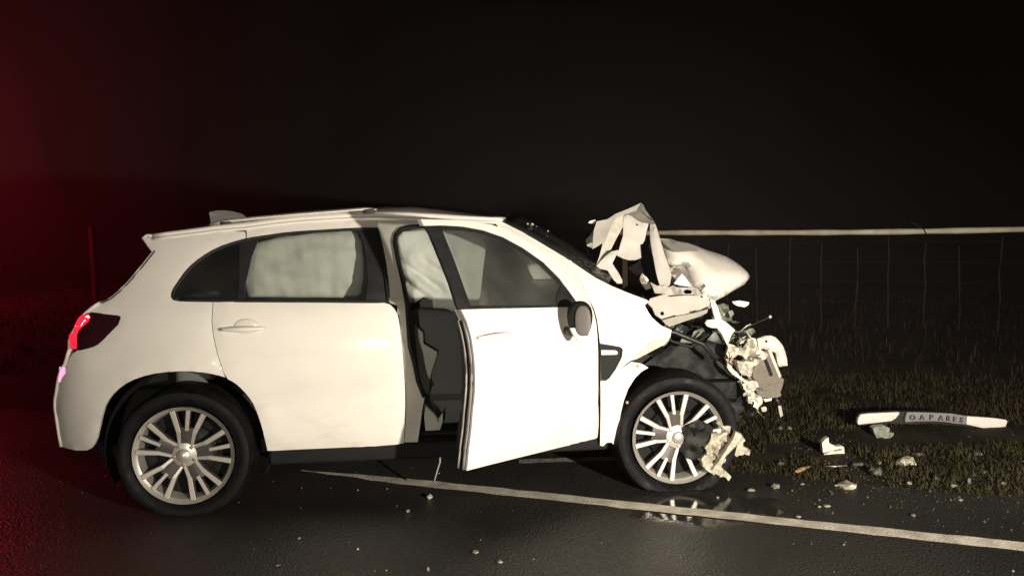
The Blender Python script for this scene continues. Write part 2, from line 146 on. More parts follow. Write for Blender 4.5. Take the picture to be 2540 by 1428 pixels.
 "m6":[[3.126,-0.62,0.441],[3.144,-0.62,0.44],[3.157,-0.62,0.422],[3.149,-0.62,0.401],[3.126,-0.62,0.404],[3.118,-0.62,0.424]],
 "m7":[[3.265,-0.5,0.396],[3.319,-0.5,0.398],[3.315,-0.5,0.385],[3.274,-0.5,0.377]],
 "m8":[[3.114,-0.45,0.803],[3.155,-0.45,0.809],[3.219,-0.45,0.815],[3.237,-0.45,0.801],[3.201,-0.45,0.769],[3.155,-0.45,0.757],[3.114,-0.45,0.754],[3.083,-0.45,0.733],[3.073,-0.45,0.747],[3.096,-0.45,0.777]],
 "m9":[[3.019,-0.55,0.659],[3.064,-0.55,0.657],[3.09,-0.55,0.638],[3.082,-0.55,0.612],[3.055,-0.55,0.618],[3.028,-0.55,0.641]],
 "hang":[[3.358,-0.5,0.351],[3.377,-0.5,0.351],[3.389,-0.5,0.292],[3.373,-0.5,0.279],[3.366,-0.5,0.306]],
 "scrap_path":[[2.62,-0.58,1.088],[2.763,-0.58,1.054],[2.919,-0.58,0.95],[3.015,-0.58,0.9],[3.064,-0.58,0.784],[3.125,-0.58,0.706],[3.125,-0.58,0.586],[3.17,-0.58,0.452],[3.212,-0.58,0.378]],
 "strand":[[3.219,-0.5,0.335],[3.242,-0.5,0.311],[3.274,-0.5,0.278]],
 "tube":[[3.359,-0.45,0.394],[3.378,-0.45,0.366],[3.387,-0.45,0.33]],
 "wheel_frag":[[2.848,-0.918,0.356],[2.92,-0.893,0.349],[2.949,-0.885,0.322],[2.991,-0.872,0.296],[3.012,-0.867,0.268],[3.004,-0.873,0.217],[3.05,-0.86,0.187],[3.043,-0.863,0.17],[3.012,-0.873,0.177],[2.975,-0.886,0.172],[2.936,-0.899,0.188],[2.897,-0.913,0.176],[2.872,-0.924,0.144],[2.853,-0.932,0.131],[2.865,-0.929,0.109],[2.918,-0.914,0.065],[2.899,-0.922,0.048],[2.87,-0.93,0.078],[2.852,-0.937,0.066],[2.823,-0.946,0.091],[2.782,-0.958,0.117],[2.742,-0.97,0.154],[2.742,-0.968,0.184],[2.773,-0.955,0.215],[2.75,-0.96,0.253],[2.786,-0.946,0.273],[2.805,-0.936,0.311],[2.841,-0.923,0.317],[2.87,-0.913,0.312],[2.883,-0.908,0.326]],
 "wheel_frag_rib":[[2.924,-0.965,0.334],[2.955,-0.965,0.312],[2.919,-0.965,0.252],[2.867,-0.965,0.203],[2.821,-0.965,0.143],[2.79,-0.965,0.124],[2.831,-0.965,0.184],[2.878,-0.965,0.249]],
 "wheel_dark":[[2.654,-0.905,0.351],[2.737,-0.905,0.389],[2.779,-0.905,0.372],[2.821,-0.905,0.344],[2.81,-0.905,0.303],[2.784,-0.905,0.262],[2.758,-0.905,0.237],[2.784,-0.905,0.194],[2.748,-0.905,0.186],[2.706,-0.905,0.167],[2.664,-0.905,0.185],[2.638,-0.905,0.227],[2.664,-0.905,0.268],[2.659,-0.905,0.309]],
 "bf_left":[[2.338,5.35,0.141],[2.383,5.35,0.147],[2.487,5.35,0.15],[2.596,5.35,0.153],[2.596,5.35,0.141],[2.573,5.35,0.11],[2.545,5.35,0.094],[2.432,5.35,0.083],[2.323,5.35,0.074],[2.316,5.35,0.086],[2.32,5.35,0.115]],
 "bf_mid":[[2.65,5.35,0.151],[2.714,5.35,0.15],[2.832,5.35,0.143],[2.951,5.35,0.135],[3.048,5.35,0.117],[3.05,5.35,0.061],[2.981,5.35,0.067],[2.905,5.35,0.081],[2.834,5.35,0.087],[2.715,5.35,0.088],[2.64,5.35,0.084],[2.637,5.35,0.099]],
 "bf_right":[[3.055,5.35,0.114],[3.141,5.35,0.107],[3.236,5.35,0.098],[3.321,5.35,0.084],[3.329,5.35,0.074],[3.314,5.35,0.022],[3.3,5.35,0.012],[3.262,5.35,0.018],[3.143,5.35,0.037],[3.054,5.35,0.06]],
 "bf_back":[[2.351,5.38,0.137],[2.61,5.38,0.149],[2.729,5.38,0.147],[2.848,5.38,0.14],[2.967,5.38,0.132],[3.072,5.38,0.112],[3.34,5.38,0.081],[3.35,5.38,0.065],[3.323,5.38,0.002],[3.256,5.38,-0.004],[3.16,5.38,0.022],[2.998,5.38,0.045],[2.85,5.38,0.063],[2.731,5.38,0.06],[2.559,5.38,0.069],[2.336,5.38,0.059],[2.326,5.38,0.079]],
 "bf_foot":[[2.375,5.25,0.073],[2.396,5.25,0.084],[2.461,5.25,0.085],[2.489,5.25,0.07],[2.485,5.25,0.042],[2.517,5.25,0.037],[2.513,5.25,0.018],[2.481,5.25,-0.005],[2.434,5.25,0.01],[2.402,5.25,0.006],[2.385,5.25,0.039]],
 "bf_strut":[[3.199,5.3,0.018],[3.227,5.3,0.02],[3.196,5.3,-0.039],[3.168,5.3,-0.048],[3.176,5.3,-0.02]],
 "letters":[[2.682,5.35,0.116],[2.746,5.35,0.115],[2.807,5.35,0.115],[2.873,5.35,0.109],[2.923,5.35,0.105],[2.966,5.35,0.098],[3.011,5.35,0.092]],
 "frag_body":[[1.914,4.93,0.073],[1.936,4.93,0.099],[1.955,4.93,0.106],[1.958,4.93,0.072],[1.984,4.93,0.058],[2.002,4.93,0.047],[2.041,4.93,0.052],[2.052,4.93,0.043],[2.057,4.93,0.003],[2.086,4.93,-0.025],[2.075,4.93,-0.035],[2.045,4.93,-0.019],[2.025,4.93,-0.019],[1.985,4.93,-0.018],[1.951,4.93,-0.031],[1.937,4.93,-0.017],[1.922,4.93,0.01]],
 "frag_line":[[1.92,4.915,0.011],[1.975,4.915,0.022],[2.033,4.915,0.034]],
 "g_trim":[[1.832,4.66,0.012],[1.89,4.651,0.012],[1.961,4.662,0.012]],
 "g_ochre":[[1.628,4.565,0.012],[1.683,4.627,0.012],[1.738,4.664,0.012]],
 "frs":[[2.048,4.716,0.0354,0.0118],[2.18,4.731,0.0142,0.0106],[2.332,4.705,0.0529,0.0282],[2.08,4.552,0.0387,0.0296],[1.819,4.328,0.0498,0.0216],[1.427,4.319,0.0194,0.0151],[1.6,4.763,0.0191,0.0119],[2.188,4.379,0.0153,0.0099],[2.398,4.311,0.0172,0.0129],[2.679,4.519,0.0181,0.0102],[2.832,4.834,0.0242,0.0109],[2.377,4.452,0.0156,0.0111],[2.102,4.205,0.0231,0.0074],[2.688,4.333,0.0152,0.0108],[1.586,4.017,0.0161,0.009],[1.958,3.871,0.0097,0.0077],[2.304,4.075,0.0122,0.0061],[1.595,4.383,0.0131,0.011],[1.837,5.48,0.0192,0.0164],[1.906,5.496,0.0165,0.0137],[2.486,4.859,0.0267,0.0097],[2.511,4.358,0.0087,0.0218],[1.55,4.019,0.01,0.006],[-0.078,3.427,0.012,0.0069],[-0.471,4.274,0.015,0.0128],[-0.564,4.073,0.0092,0.0092],[-1.044,3.748,0.0084,0.0047],[-1.057,3.442,0.012,0.0052],[-0.193,3.54,0.0142,0.0062],[-0.387,3.36,0.0059,0.0118],[-0.728,4.435,0.0055,0.0055],[1.277,4.282,0.0193,0.0086],[1.396,3.887,0.0117,0.0058],[1.479,3.54,0.0053,0.0044],[2.061,4.299,0.0107,0.0075],[1.072,4.186,0.0084,0.0052]],
 "O":[-1.801,4.982,0.0],
 "yaw":0.08763,
 "wf":[2.628,-0.885,0.293],
 "wr":[0.0,-0.885,0.316]}

# ------------------------------------------------------------------ materials
def nd(nt, t, **k):
    n = nt.nodes.new(t)
    for a, b in k.items(): setattr(n, a, b)
    return n
def mat(name, col, rough=.5, metal=0., spec=.5, var=0., vscale=8., bump=0., bscale=40., coat=0., rvar=0.):
    m = bpy.data.materials.new(name); m.use_nodes = True; nt = m.node_tree; p = nt.nodes['Principled BSDF']
    p.inputs['Base Color'].default_value = (*col, 1); p.inputs['Roughness'].default_value = rough
    p.inputs['Metallic'].default_value = metal; p.inputs['Specular IOR Level'].default_value = spec
    p.inputs['Coat Weight'].default_value = coat; p.inputs['Coat Roughness'].default_value = .12
    tc = nd(nt, 'ShaderNodeTexCoord')
    if var or rvar:
        nz = nd(nt, 'ShaderNodeTexNoise'); nz.inputs['Scale'].default_value = vscale; nz.inputs['Detail'].default_value = 6
        nt.links.new(tc.outputs['Object'], nz.inputs['Vector'])
        if var:
            r = nd(nt, 'ShaderNodeValToRGB'); r.color_ramp.elements[0].position = .3; r.color_ramp.elements[1].position = .72
            r.color_ramp.elements[0].color = (*[max(0, c * (1 - var)) for c in col], 1); r.color_ramp.elements[1].color = (*[min(1, c * (1 + var)) for c in col], 1)
            nt.links.new(nz.outputs['Fac'], r.inputs['Fac']); nt.links.new(r.outputs['Color'], p.inputs['Base Color'])
        if rvar:
            mr = nd(nt, 'ShaderNodeMapRange'); mr.inputs['From Min'].default_value = .3; mr.inputs['From Max'].default_value = .7
            mr.inputs['To Min'].default_value = max(.03, rough - rvar); mr.inputs['To Max'].default_value = min(1, rough + rvar)
            nt.links.new(nz.outputs['Fac'], mr.inputs['Value']); nt.links.new(mr.outputs['Result'], p.inputs['Roughness'])
    if bump:
        b = nd(nt, 'ShaderNodeBump'); b.inputs['Strength'].default_value = bump; b.inputs['Distance'].default_value = .01
        n2 = nd(nt, 'ShaderNodeTexNoise'); n2.inputs['Scale'].default_value = bscale; n2.inputs['Detail'].default_value = 5
        nt.links.new(tc.outputs['Object'], n2.inputs['Vector']); nt.links.new(n2.outputs['Fac'], b.inputs['Height']); nt.links.new(b.outputs['Normal'], p.inputs['Normal'])
    return m
def emit(name, col, s):
    m = mat(name, (.3, .01, .01), .2); p = m.node_tree.nodes['Principled BSDF']
    p.inputs['Emission Color'].default_value = (*col, 1); p.inputs['Emission Strength'].default_value = s; return m
def glass(name, tint, gloss=.08, rough=.03, bump=0., bscale=20., mist=0.):
    m = bpy.data.materials.new(name); m.use_nodes = True; nt = m.node_tree; nt.nodes.clear()
    out = nd(nt, 'ShaderNodeOutputMaterial'); tr = nd(nt, 'ShaderNodeBsdfTransparent'); gl = nd(nt, 'ShaderNodeBsdfGlossy'); mx = nd(nt, 'ShaderNodeMixShader')
    tr.inputs[0].default_value = (*tint, 1); gl.inputs['Roughness'].default_value = rough
    lw = nd(nt, 'ShaderNodeLayerWeight'); lw.inputs['Blend'].default_value = .25
    ma = nd(nt, 'ShaderNodeMath', operation='MULTIPLY_ADD'); ma.inputs[1].default_value = .5; ma.inputs[2].default_value = gloss * .4
    nt.links.new(lw.outputs['Fresnel'], ma.inputs[0]); nt.links.new(ma.outputs[0], mx.inputs[0])
    if mist:
        df = nd(nt, 'ShaderNodeBsdfDiffuse'); df.inputs[0].default_value = (.7, .7, .66, 1); m2 = nd(nt, 'ShaderNodeMixShader')
        t2 = nd(nt, 'ShaderNodeTexCoord'); n2 = nd(nt, 'ShaderNodeTexNoise'); n2.inputs['Scale'].default_value = 3.5; nt.links.new(t2.outputs['Object'], n2.inputs['Vector'])
        k2 = nd(nt, 'ShaderNodeMath', operation='MULTIPLY'); k2.inputs[1].default_value = mist * 2; nt.links.new(n2.outputs['Fac'], k2.inputs[0]); nt.links.new(k2.outputs[0], m2.inputs[0])
        nt.links.new(tr.outputs[0], m2.inputs[1]); nt.links.new(df.outputs[0], m2.inputs[2]); tr = m2
    nt.links.new(tr.outputs[0], mx.inputs[1]); nt.links.new(gl.outputs[0], mx.inputs[2]); nt.links.new(mx.outputs[0], out.inputs[0])
    if bump:
        tc = nd(nt, 'ShaderNodeTexCoord'); v = nd(nt, 'ShaderNodeTexVoronoi', feature='DISTANCE_TO_EDGE'); v.inputs['Scale'].default_value = bscale
        b = nd(nt, 'ShaderNodeBump'); b.inputs['Strength'].default_value = bump; b.inputs['Distance'].default_value = .02
        nt.links.new(tc.outputs['Object'], v.inputs['Vector']); nt.links.new(v.outputs[0], b.inputs['Height']); nt.links.new(b.outputs[0], gl.inputs['Normal'])
    return m
M_white = mat('white_paint', (.76, .72, .66), .46, 0, .4, var=.035, vscale=2.5, coat=.08, rvar=.05)
def grime(m):
    nt = m.node_tree; p = nt.nodes['Principled BSDF']; src = p.inputs['Base Color'].links[0].from_socket
    tc = nd(nt, 'ShaderNodeTexCoord'); mp = nd(nt, 'ShaderNodeMapping'); mp.inputs['Scale'].default_value = (1, 1, 2.2); nt.links.new(tc.outputs['Object'], mp.inputs['Vector'])
    n1 = nd(nt, 'ShaderNodeTexNoise'); n1.inputs['Scale'].default_value = 4.5; n1.inputs['Detail'].default_value = 9; n1.inputs['Roughness'].default_value = .68; nt.links.new(mp.outputs[0], n1.inputs['Vector'])
    sx = nd(nt, 'ShaderNodeSeparateXYZ'); nt.links.new(tc.outputs['Object'], sx.inputs[0])
    zr = nd(nt, 'ShaderNodeMapRange'); zr.inputs['From Min'].default_value = .95; zr.inputs['From Max'].default_value = .25; zr.inputs['To Min'].default_value = .03; zr.inputs['To Max'].default_value = .30; nt.links.new(sx.outputs['Z'], zr.inputs['Value'])
    sm = nd(nt, 'ShaderNodeMapRange'); sm.inputs['From Min'].default_value = .50; sm.inputs['From Max'].default_value = .72; nt.links.new(n1.outputs['Fac'], sm.inputs['Value'])
    n2 = nd(nt, 'ShaderNodeTexNoise'); n2.inputs['Scale'].default_value = 55; n2.inputs['Detail'].default_value = 3; nt.links.new(tc.outputs['Object'], n2.inputs['Vector'])
    s2 = nd(nt, 'ShaderNodeMapRange'); s2.inputs['From Min'].default_value = .66; s2.inputs['From Max'].default_value = .74; s2.inputs['To Max'].default_value = .35; nt.links.new(n2.outputs['Fac'], s2.inputs['Value'])
    ad = nd(nt, 'ShaderNodeMath', operation='MAXIMUM'); nt.links.new(sm.outputs[0], ad.inputs[0]); nt.links.new(s2.outputs[0], ad.inputs[1])
    k = nd(nt, 'ShaderNodeMath', operation='MULTIPLY'); nt.links.new(ad.outputs[0], k.inputs[0]); nt.links.new(zr.outputs[0], k.inputs[1])
    mx = nd(nt, 'ShaderNodeMix'); mx.data_type = 'RGBA'; nt.links.new(k.outputs[0], mx.inputs[0]); nt.links.new(src, mx.inputs[6]); mx.inputs[7].default_value = (.33, .26, .18, 1); nt.links.new(mx.outputs[2], p.inputs['Base Color'])
grime(M_white)
M_bare = mat('bare_pale_metal', (.72, .68, .58), .45, .0, .5, var=.16, vscale=22, bump=.25, bscale=60)
M_prim = mat('grey_primer', (.40, .375, .33), .55, 0, .4, var=.12, vscale=14)
M_under = mat('panel_underside', (.34, .31, .275), .6, 0, .3, var=.16, vscale=9)
M_black = mat('black_plastic', (.018, .018, .019), .42, 0, .5, var=.25, vscale=20)
M_rub = mat('black_rubber', (.014, .014, .014), .6, 0, .3)
M_tyre = mat('wet_tyre', (.005, .005, .0055), .65, 0, .2, var=.4, vscale=14, bump=.25, bscale=55, rvar=.18)
M_dark = mat('dark_recess', (.012, .012, .012), .8, 0, .2)
M_lin = mat('wet_liner', (.005, .006, .0045), .6, 0, .3, var=.3, vscale=9, bump=.8, bscale=16)
M_alu = mat('machined_alloy', (.70, .66, .59), .38, .68, .5, var=.06)
M_alud = mat('grey_alloy', (.07, .06, .055), .45, .2, .5, var=.1)
M_steel = mat('steel', (.32, .3, .28), .4, .8, .5, var=.3, vscale=30)
M_cond = mat('condenser_fins', (.17, .145, .12), .6, .3, .4, var=.1, vscale=40, bump=.5, bscale=90)
M_crash = mat('torn_bright_metal', (.70, .67, .57), .42, .15, .5, var=.35, vscale=16, bump=.6, bscale=34)
M_gcr = mat('grey_green_plastic', (.20, .22, .17), .45, 0, .5, var=.5, vscale=26, bump=.5, bscale=50)
M_bag = mat('airbag_cloth', (.70, .70, .65), .9, 0, .1, var=.10, vscale=6, bump=1.0, bscale=9)
M_seat = mat('charcoal_seat_cloth', (.15, .155, .145), .85, 0, .25, bump=.2, bscale=120)  # cloth is charcoal; colour lifted in place of missing fill light
M_trim = mat('grey_trim', (.5, .5, .43), .65, 0, .35, var=.15)
M_belt = mat('grey_webbing', (.30, .29, .25), .8, 0, .2)
M_dirt = mat('dirty_paint', (.55, .5, .42), .5, 0, .4, var=.3, vscale=18)
M_brown = mat('brown_inner_metal', (.42, .33, .25), .5, .2, .4, var=.25, vscale=20)
M_win = glass('tinted_glass', (.83, .845, .83), .05, mist=.012)
M_windoor = glass('misted_glass', (.72, .745, .73), .06, mist=.042)
M_winq = glass('privacy_glass', (.30, .33, .31), .08)
M_screen = glass('cracked_windscreen', (.28, .33, .29), .22, .12, .8, 26, mist=.03)
M_clear = glass('broken_clear_plastic', (.75, .78, .72), .2, .15, .6, 30)
M_mir = mat('mirror_glass', (.07, .06, .055), .45, 0, .3)
M_lens = mat('dark_red_lens', (.03, .006, .010), .12, 0, .6, coat=.6)
M_red = emit('lit_red_lamp', (1, .012, .03), 2.0)
M_hot = emit('hot_red_lamp', (1, .42, .40), 9)
M_glint = emit('glowing_glint', (1, .32, .55), 1.6)
M_orange = mat('amber_lens', (.75, .68, .55), .25)
M_lightgrey = mat('letter_plate', (.22, .205, .21), .45, 0, .5, var=.12, vscale=60)
M_letter = mat('dark_letter', (.095, .088, .092), .5)
M_wood = mat('weathered_wood', (.034, .027, .021), .85, 0, .2, var=.3, vscale=30, bump=.5)
M_rail = mat('galvanised_rail', (.80, .75, .56), .5, 0, .4, var=.25, vscale=6, bump=.3, bscale=20)
M_wire = mat('fence_wire', (.03, .028, .026), .7, .2)

# ------------------------------------------------------------------ mesh helpers
def link(name, me, m, parent=None, smooth=True, kind=None, ang=None):
    ms = m if isinstance(m, (list, tuple)) else [m]
    for x in ms: me.materials.append(x)
    if smooth:
        me.polygons.foreach_set('use_smooth', [True] * len(me.polygons))
        if ang: me.set_sharp_from_angle(angle=math.radians(ang))
    o = bpy.data.objects.new(name, me); C.objects.link(o)
    if parent: o.parent = parent
    if kind: o['kind'] = kind
    return o
def raw(name, vs, fs, m, parent=None, **k):
    me = bpy.data.meshes.new(name); me.from_pydata([tuple(v) for v in vs], [], fs); me.validate(); me.update()
    return link(name, me, m, parent, **k)
def frombm(name, bm, m, parent=None, **k):
    bmesh.ops.recalc_face_normals(bm, faces=bm.faces)
    me = bpy.data.meshes.new(name); bm.to_mesh(me); bm.free(); return link(name, me, m, parent, **k)
def box(bm, lo, hi, bev=.0, mtx=None):
    r = bmesh.ops.create_cube(bm, size=1)
    vs = r['verts']; lo = Vector(lo); hi = Vector(hi)
    for v in vs:
        v.co = Vector(((lo[i] + hi[i]) / 2 + v.co[i] * (hi[i] - lo[i]) for i in range(3)))
    if bev:
        es = list({e for v in vs for e in v.link_edges})
        rr = bmesh.ops.bevel(bm, geom=es, offset=bev, segments=3, profile=.5, affect='EDGES'); vs = list({v for f in rr['faces'] for v in f.verts} | {v for v in vs if v.is_valid})
    if mtx is not None:
        for v in vs: v.co = mtx @ v.co
def boxo(name, lo, hi, m, parent, bev=.01, mtx=None, **k):
    bm = bmesh.new(); box(bm, lo, hi, bev, mtx); return frombm(name, bm, m, parent, ang=40, **k)
def tube_bm(bm, pts, r, n=8, flat=1.0):
    pts = [Vector(p) for p in pts]; rings = []
    for i, p in enumerate(pts):
        t = (pts[min(i + 1, len(pts) - 1)] - pts[max(i - 1, 0)]).normalized()
        a = t.cross(Vector((0, 0, 1)));
        if a.length < .01: a = t.cross(Vector((0, 1, 0)))
        a.normalize(); b = t.cross(a).normalized(); rr = r[i] if isinstance(r, (list, tuple)) else r
        rings.append([bm.verts.new(p + a * rr * math.cos(k * 2 * math.pi / n) + b * rr * flat * math.sin(k * 2 * math.pi / n)) for k in range(n)])
    for A, B in zip(rings, rings[1:]):
        for k in range(n): bm.faces.new((A[k], A[(k + 1) % n], B[(k + 1) % n], B[k]))
    bm.faces.new(rings[0][::-1]); bm.faces.new(rings[-1])
def tube(name, pts, r, m, parent=None, n=8, flat=1., **k):
    bm = bmesh.new(); tube_bm(bm, pts, r, n, flat); return frombm(name, bm, m, parent, **k)
def lathe_bm(bm, prof, n=64, close=False):          # profile of (radius, v); axis = Y
    rings = [[bm.verts.new((r * math.cos(2 * math.pi * k / n), v, r * math.sin(2 * math.pi * k / n))) for k in range(n)] for r, v in prof]
    pr = list(zip(rings, rings[1:])) + ([(rings[-1], rings[0])] if close else [])
    for A, B in pr:
        for k in range(n): bm.faces.new((A[k], A[(k + 1) % n], B[(k + 1) % n], B[k]))
    return rings
def inside(p, poly):
    x, y = p; c = False; j = len(poly) - 1
    for i in range(len(poly)):
        xi, yi = poly[i]; xj, yj = poly[j]
        if (yi > y) != (yj > y) and x < (xj - xi) * (y - yi) / (yj - yi) + xi: c = not c
        j = i
    return c
def resample(poly, step):
    o = []
    for a, b in zip(poly, poly[1:] + poly[:1]):
        L = math.dist(a, b); k = max(1, int(L / step + .5))
        for i in range(k): o.append(tuple(a[q] + (b[q] - a[q]) * i / k for q in range(len(a))))
    return o
def smooth_poly(poly, it=1, keep=50):               # rounds gentle corners, keeps sharp ones
    for _ in range(it):
        o = []; n = len(poly)
        for i in range(n):
            a, b, c = poly[i - 1], poly[i], poly[(i + 1) % n]
            d1 = math.atan2(b[1] - a[1], b[0] - a[0]); d2 = math.atan2(c[1] - b[1], c[0] - b[0])
            t = abs((d2 - d1 + math.pi) % (2 * math.pi) - math.pi)
            if math.degrees(t) > keep: o.append(b)
            else:
                o.append(tuple(.75 * y + .25 * x for x, y in zip(a, b))); o.append(tuple(.75 * y + .25 * x for x, y in zip(c, b)))
        poly = o
    return poly
def tri(outline, step, holes=(), seed=1):
    """triangles of a 2D outline with an even scatter of inner points"""
    V2 = []; E = []
    for pl in [outline] + list(holes):
        b = len(V2); V2 += [tuple(p[:2]) for p in pl]; E += [(b + i, b + (i + 1) % len(pl)) for i in range(len(pl))]
    nb = len(outline); arr = np.array(V2); segs = [(arr[a], arr[b]) for a, b in E]
    A = np.array([s[0] for s in segs]); B = np.array([s[1] for s in segs]); AB = B - A; L2 = (AB ** 2).sum(1) + 1e-12
    rng = random.Random(seed); x0, y0 = arr.min(0); x1, y1 = arr.max(0); y = y0; r = 0
    while y < y1:
        x = x0 + (step / 2 if r % 2 else 0)
        while x < x1:
            p = np.array((x + rng.uniform(-.12, .12) * step, y + rng.uniform(-.12, .12) * step))
            if inside(p, [tuple(q) for q in outline]) and not any(inside(p, h) for h in holes):
                t = np.clip(((p - A) * AB).sum(1) / L2, 0, 1); dd = np.sqrt((((A + AB * t[:, None]) - p) ** 2).sum(1)).min()
                if dd > step * .45: V2.append((float(p[0]), float(p[1])))
            x += step
        y += step * .87; r += 1
    vs, es, fs, ov, oe, of = delaunay_2d_cdt([Vector(v) for v in V2], E, [], 0, 1e-6)
    vs = [tuple(v) for v in vs]; o2 = [p[:2] for p in outline]
    ft = []
    for f in fs:
        c = (sum(vs[i][0] for i in f) / 3, sum(vs[i][1] for i in f) / 3)
        if inside(c, o2) and not any(inside(c, h) for h in holes): ft.append(tuple(f))
    return vs, ft
def skirt(P, F, off):
    """closes a sheet: edge and back, moved by off"""
    cnt = {}
    for f in F:
        for a, b in zip(f, f[1:] + f[:1]): cnt[(a, b)] = cnt.get((a, b), 0) + 1
    bd = [(a, b) for (a, b) in cnt if (b, a) not in cnt]
    n = len(P); P2 = list(P) + [tuple(p[i] + off[i] for i in range(3)) for p in P]
    return P2, list(F) + [(b, a, a + n, b + n) for a, b in bd] + [tuple(i + n for i in f[::-1]) for f in F]
def orient(vs, F):                                   # all triangles one way round in (u,w)
    o = []
    for f in F:
        a, b, c = (vs[i] for i in f)
        ar = (b[0] - a[0]) * (c[1] - a[1]) - (b[1] - a[1]) * (c[0] - a[0]); o.append(f if ar > 0 else f[::-1])
    return o
def panel(name, outline, m, parent, side=-1, inset=0., step=.045, thick=.022, holes=(), roll=.006, sm=1, origin=(0, 0), flatten=None, **k):
    """a body panel: the outline (u,w) laid on the curved body side, edges rolled in"""
    out = resample(smooth_poly([tuple(p) for p in outline], sm), step * .7); hs = [resample([tuple(p) for p in h], step * .7) for h in holes]
    n = len(out); ctr = []
    area = sum(out[i - 1][0] * out[i][1] - out[i][0] * out[i - 1][1] for i in range(n))
    vs, F = tri(out, step, hs); bset = {(round(p[0], 5), round(p[1], 5)) for p in out}
    P = []
    for u, w in vs:
        v = -(V(u, w) - inset)
        if roll and (round(u, 5), round(w, 5)) in bset: v += roll
        P.append((u - origin[0], -side * v - origin[1] if side > 0 else v - origin[1], w))
    F = orient(vs, F)
    if side > 0: F = [f[::-1] for f in F]
    P, F = skirt(P, F, (0, thick if side < 0 else -thick, 0))
    return raw(name, P, F, m, parent, ang=35, **k)
def jag(pts, amp, step=.02, seed=1):
    r = random.Random(seed); o = []
    for p in resample([tuple(p) for p in pts], step): o.append(tuple(c + r.uniform(-amp, amp) for c in p))
    return o
def sheet(name, pts, m, parent, step=.03, amp=0., freq=6., thick=.012, holes=(), ridged=False, bulge=0., seed=0., sm=0, ang=30, fold=None, **k):
    """a (bent) sheet whose outline is given in 3D; depth v between the outline points is blended, then creased by noise"""
    pts = [tuple(p) for p in pts]
    o3 = resample(pts, step * .7)
    if sm:
        o3 = [tuple(p) for p in o3]
    out = [(p[0], p[2]) for p in o3]; bv = np.array([p[1] for p in o3]); bp = np.array(out)
    hs = [resample([(p[0], p[2]) for p in h], step * .7) for h in holes]
    vs, F = tri(out, step, hs); F = orient(vs, F); P = []
    rad = max(np.ptp(bp[:, 0]), np.ptp(bp[:, 1])) * .5
    for u, w in vs:
        d = np.sqrt((bp[:, 0] - u) ** 2 + (bp[:, 1] - w) ** 2); wt = 1 / (d ** 2 + 1e-6); v = float((wt * bv).sum() / wt.sum()); dm = float(d.min())
        if amp:
            q = Vector((u * freq + seed, w * freq, seed * 1.7)); nn = noise.noise(q) + .5 * noise.noise(q * 2.3)
            if ridged: nn = 1 - 2 * abs(nn)
            v += amp * nn * (.35 + .65 * min(1, dm / (rad * .3)))
        if bulge: v -= bulge * math.sqrt(max(0, min(1, dm / rad)) * (2 - min(1, dm / rad)))
        if fold: v += fold(u, w)
        P.append((u, v, w))
    P, F = skirt(P, F, (.0, thick, 0))
    return raw(name, P, F, m, parent, ang=ang, **k)
def extrude(name, pts, depth, m, parent, bev=.02, step=.05, **k):
    """a solid with the given outline in (u,w), running depth inwards from v, edges rounded"""
    v0 = pts[0][1]; out = smooth_poly([(p[0], p[2]) for p in pts], 2, 100)
    out = resample(out, step)
    cx = sum(p[0] for p in out) / len(out); cy = sum(p[1] for p in out) / len(out)
    bm = bmesh.new(); rings = []
    for s, dv in ((1 - bev * 5, 0), (1 - bev * 1.5, bev * .3), (1, bev), (1, depth - bev), (1 - bev * 1.5, depth - bev * .3), (1 - bev * 5, depth)):
        rings.append([bm.verts.new((cx + (p[0] - cx) * s, v0 + dv, cy + (p[1] - cy) * s)) for p in out])
    for A, B in zip(rings, rings[1:]):
        for i in range(len(out)): bm.faces.new((A[i], A[(i + 1) % len(out)], B[(i + 1) % len(out)], B[i]))
    bm.faces.new(rings[0]); bm.faces.new(rings[-1][::-1])
    return frombm(name, bm, m, parent, ang=60, **k)
def loft(name, line, m, parent, n=14, bulge_u=0., bulge_w=0., inset=0., thick=.015, flat=None, bump=0., scale_v=1., **k):
    """a skin from the near side line (u,w) across to the far side"""
    P = []; F = []; R = len(line)
    for (u, w) in line:
        hv = (V(u, w) - inset) * scale_v
        for j in range(n + 1):
            s = -1 + 2 * j / n; e = 1 - abs(s) ** 2.4
            q = noise.noise(Vector((u * 5, s * 6, w * 5))) * bump
            P.append((u + bulge_u * e + q, s * hv, w + bulge_w * e + q))
    for i in range(R - 1):
        for j in range(n):
            a = i * (n + 1) + j; F.append((a, a + 1, a + n + 2, a + n + 1))
    o = raw(name, P, F, m, parent, ang=50, **k)
    if thick:
        md = o.modifiers.new('thickness', 'SOLIDIFY'); md.thickness = thick; md.offset = 0
    return o
def interp(line, n):
    L = [0]
    for a, b in zip(line, line[1:]): L.append(L[-1] + math.dist(a, b))
    o = []
    for k in range(n):
        t = L[-1] * k / (n - 1); i = max(0, min(len(L) - 2, next((q for q in range(len(L) - 1) if t <= L[q + 1]), len(L) - 2)))
        f = (t - L[i]) / max(1e-9, L[i + 1] - L[i]); o.append(tuple(line[i][q] + (line[i + 1][q] - line[i][q]) * f for q in range(len(line[0]))))
    return o
def empty(name, loc, rz=0, parent=None):
    o = bpy.data.objects.new(name, None); C.objects.link(o); o.location = loc; o.rotation_euler = (0, 0, rz); o.empty_display_size = .1
    if parent: o.parent = parent
    return o
def tag(o, label, cat, group=None):
    o['label'] = label; o['category'] = cat
    if group: o['group'] = group
    return o

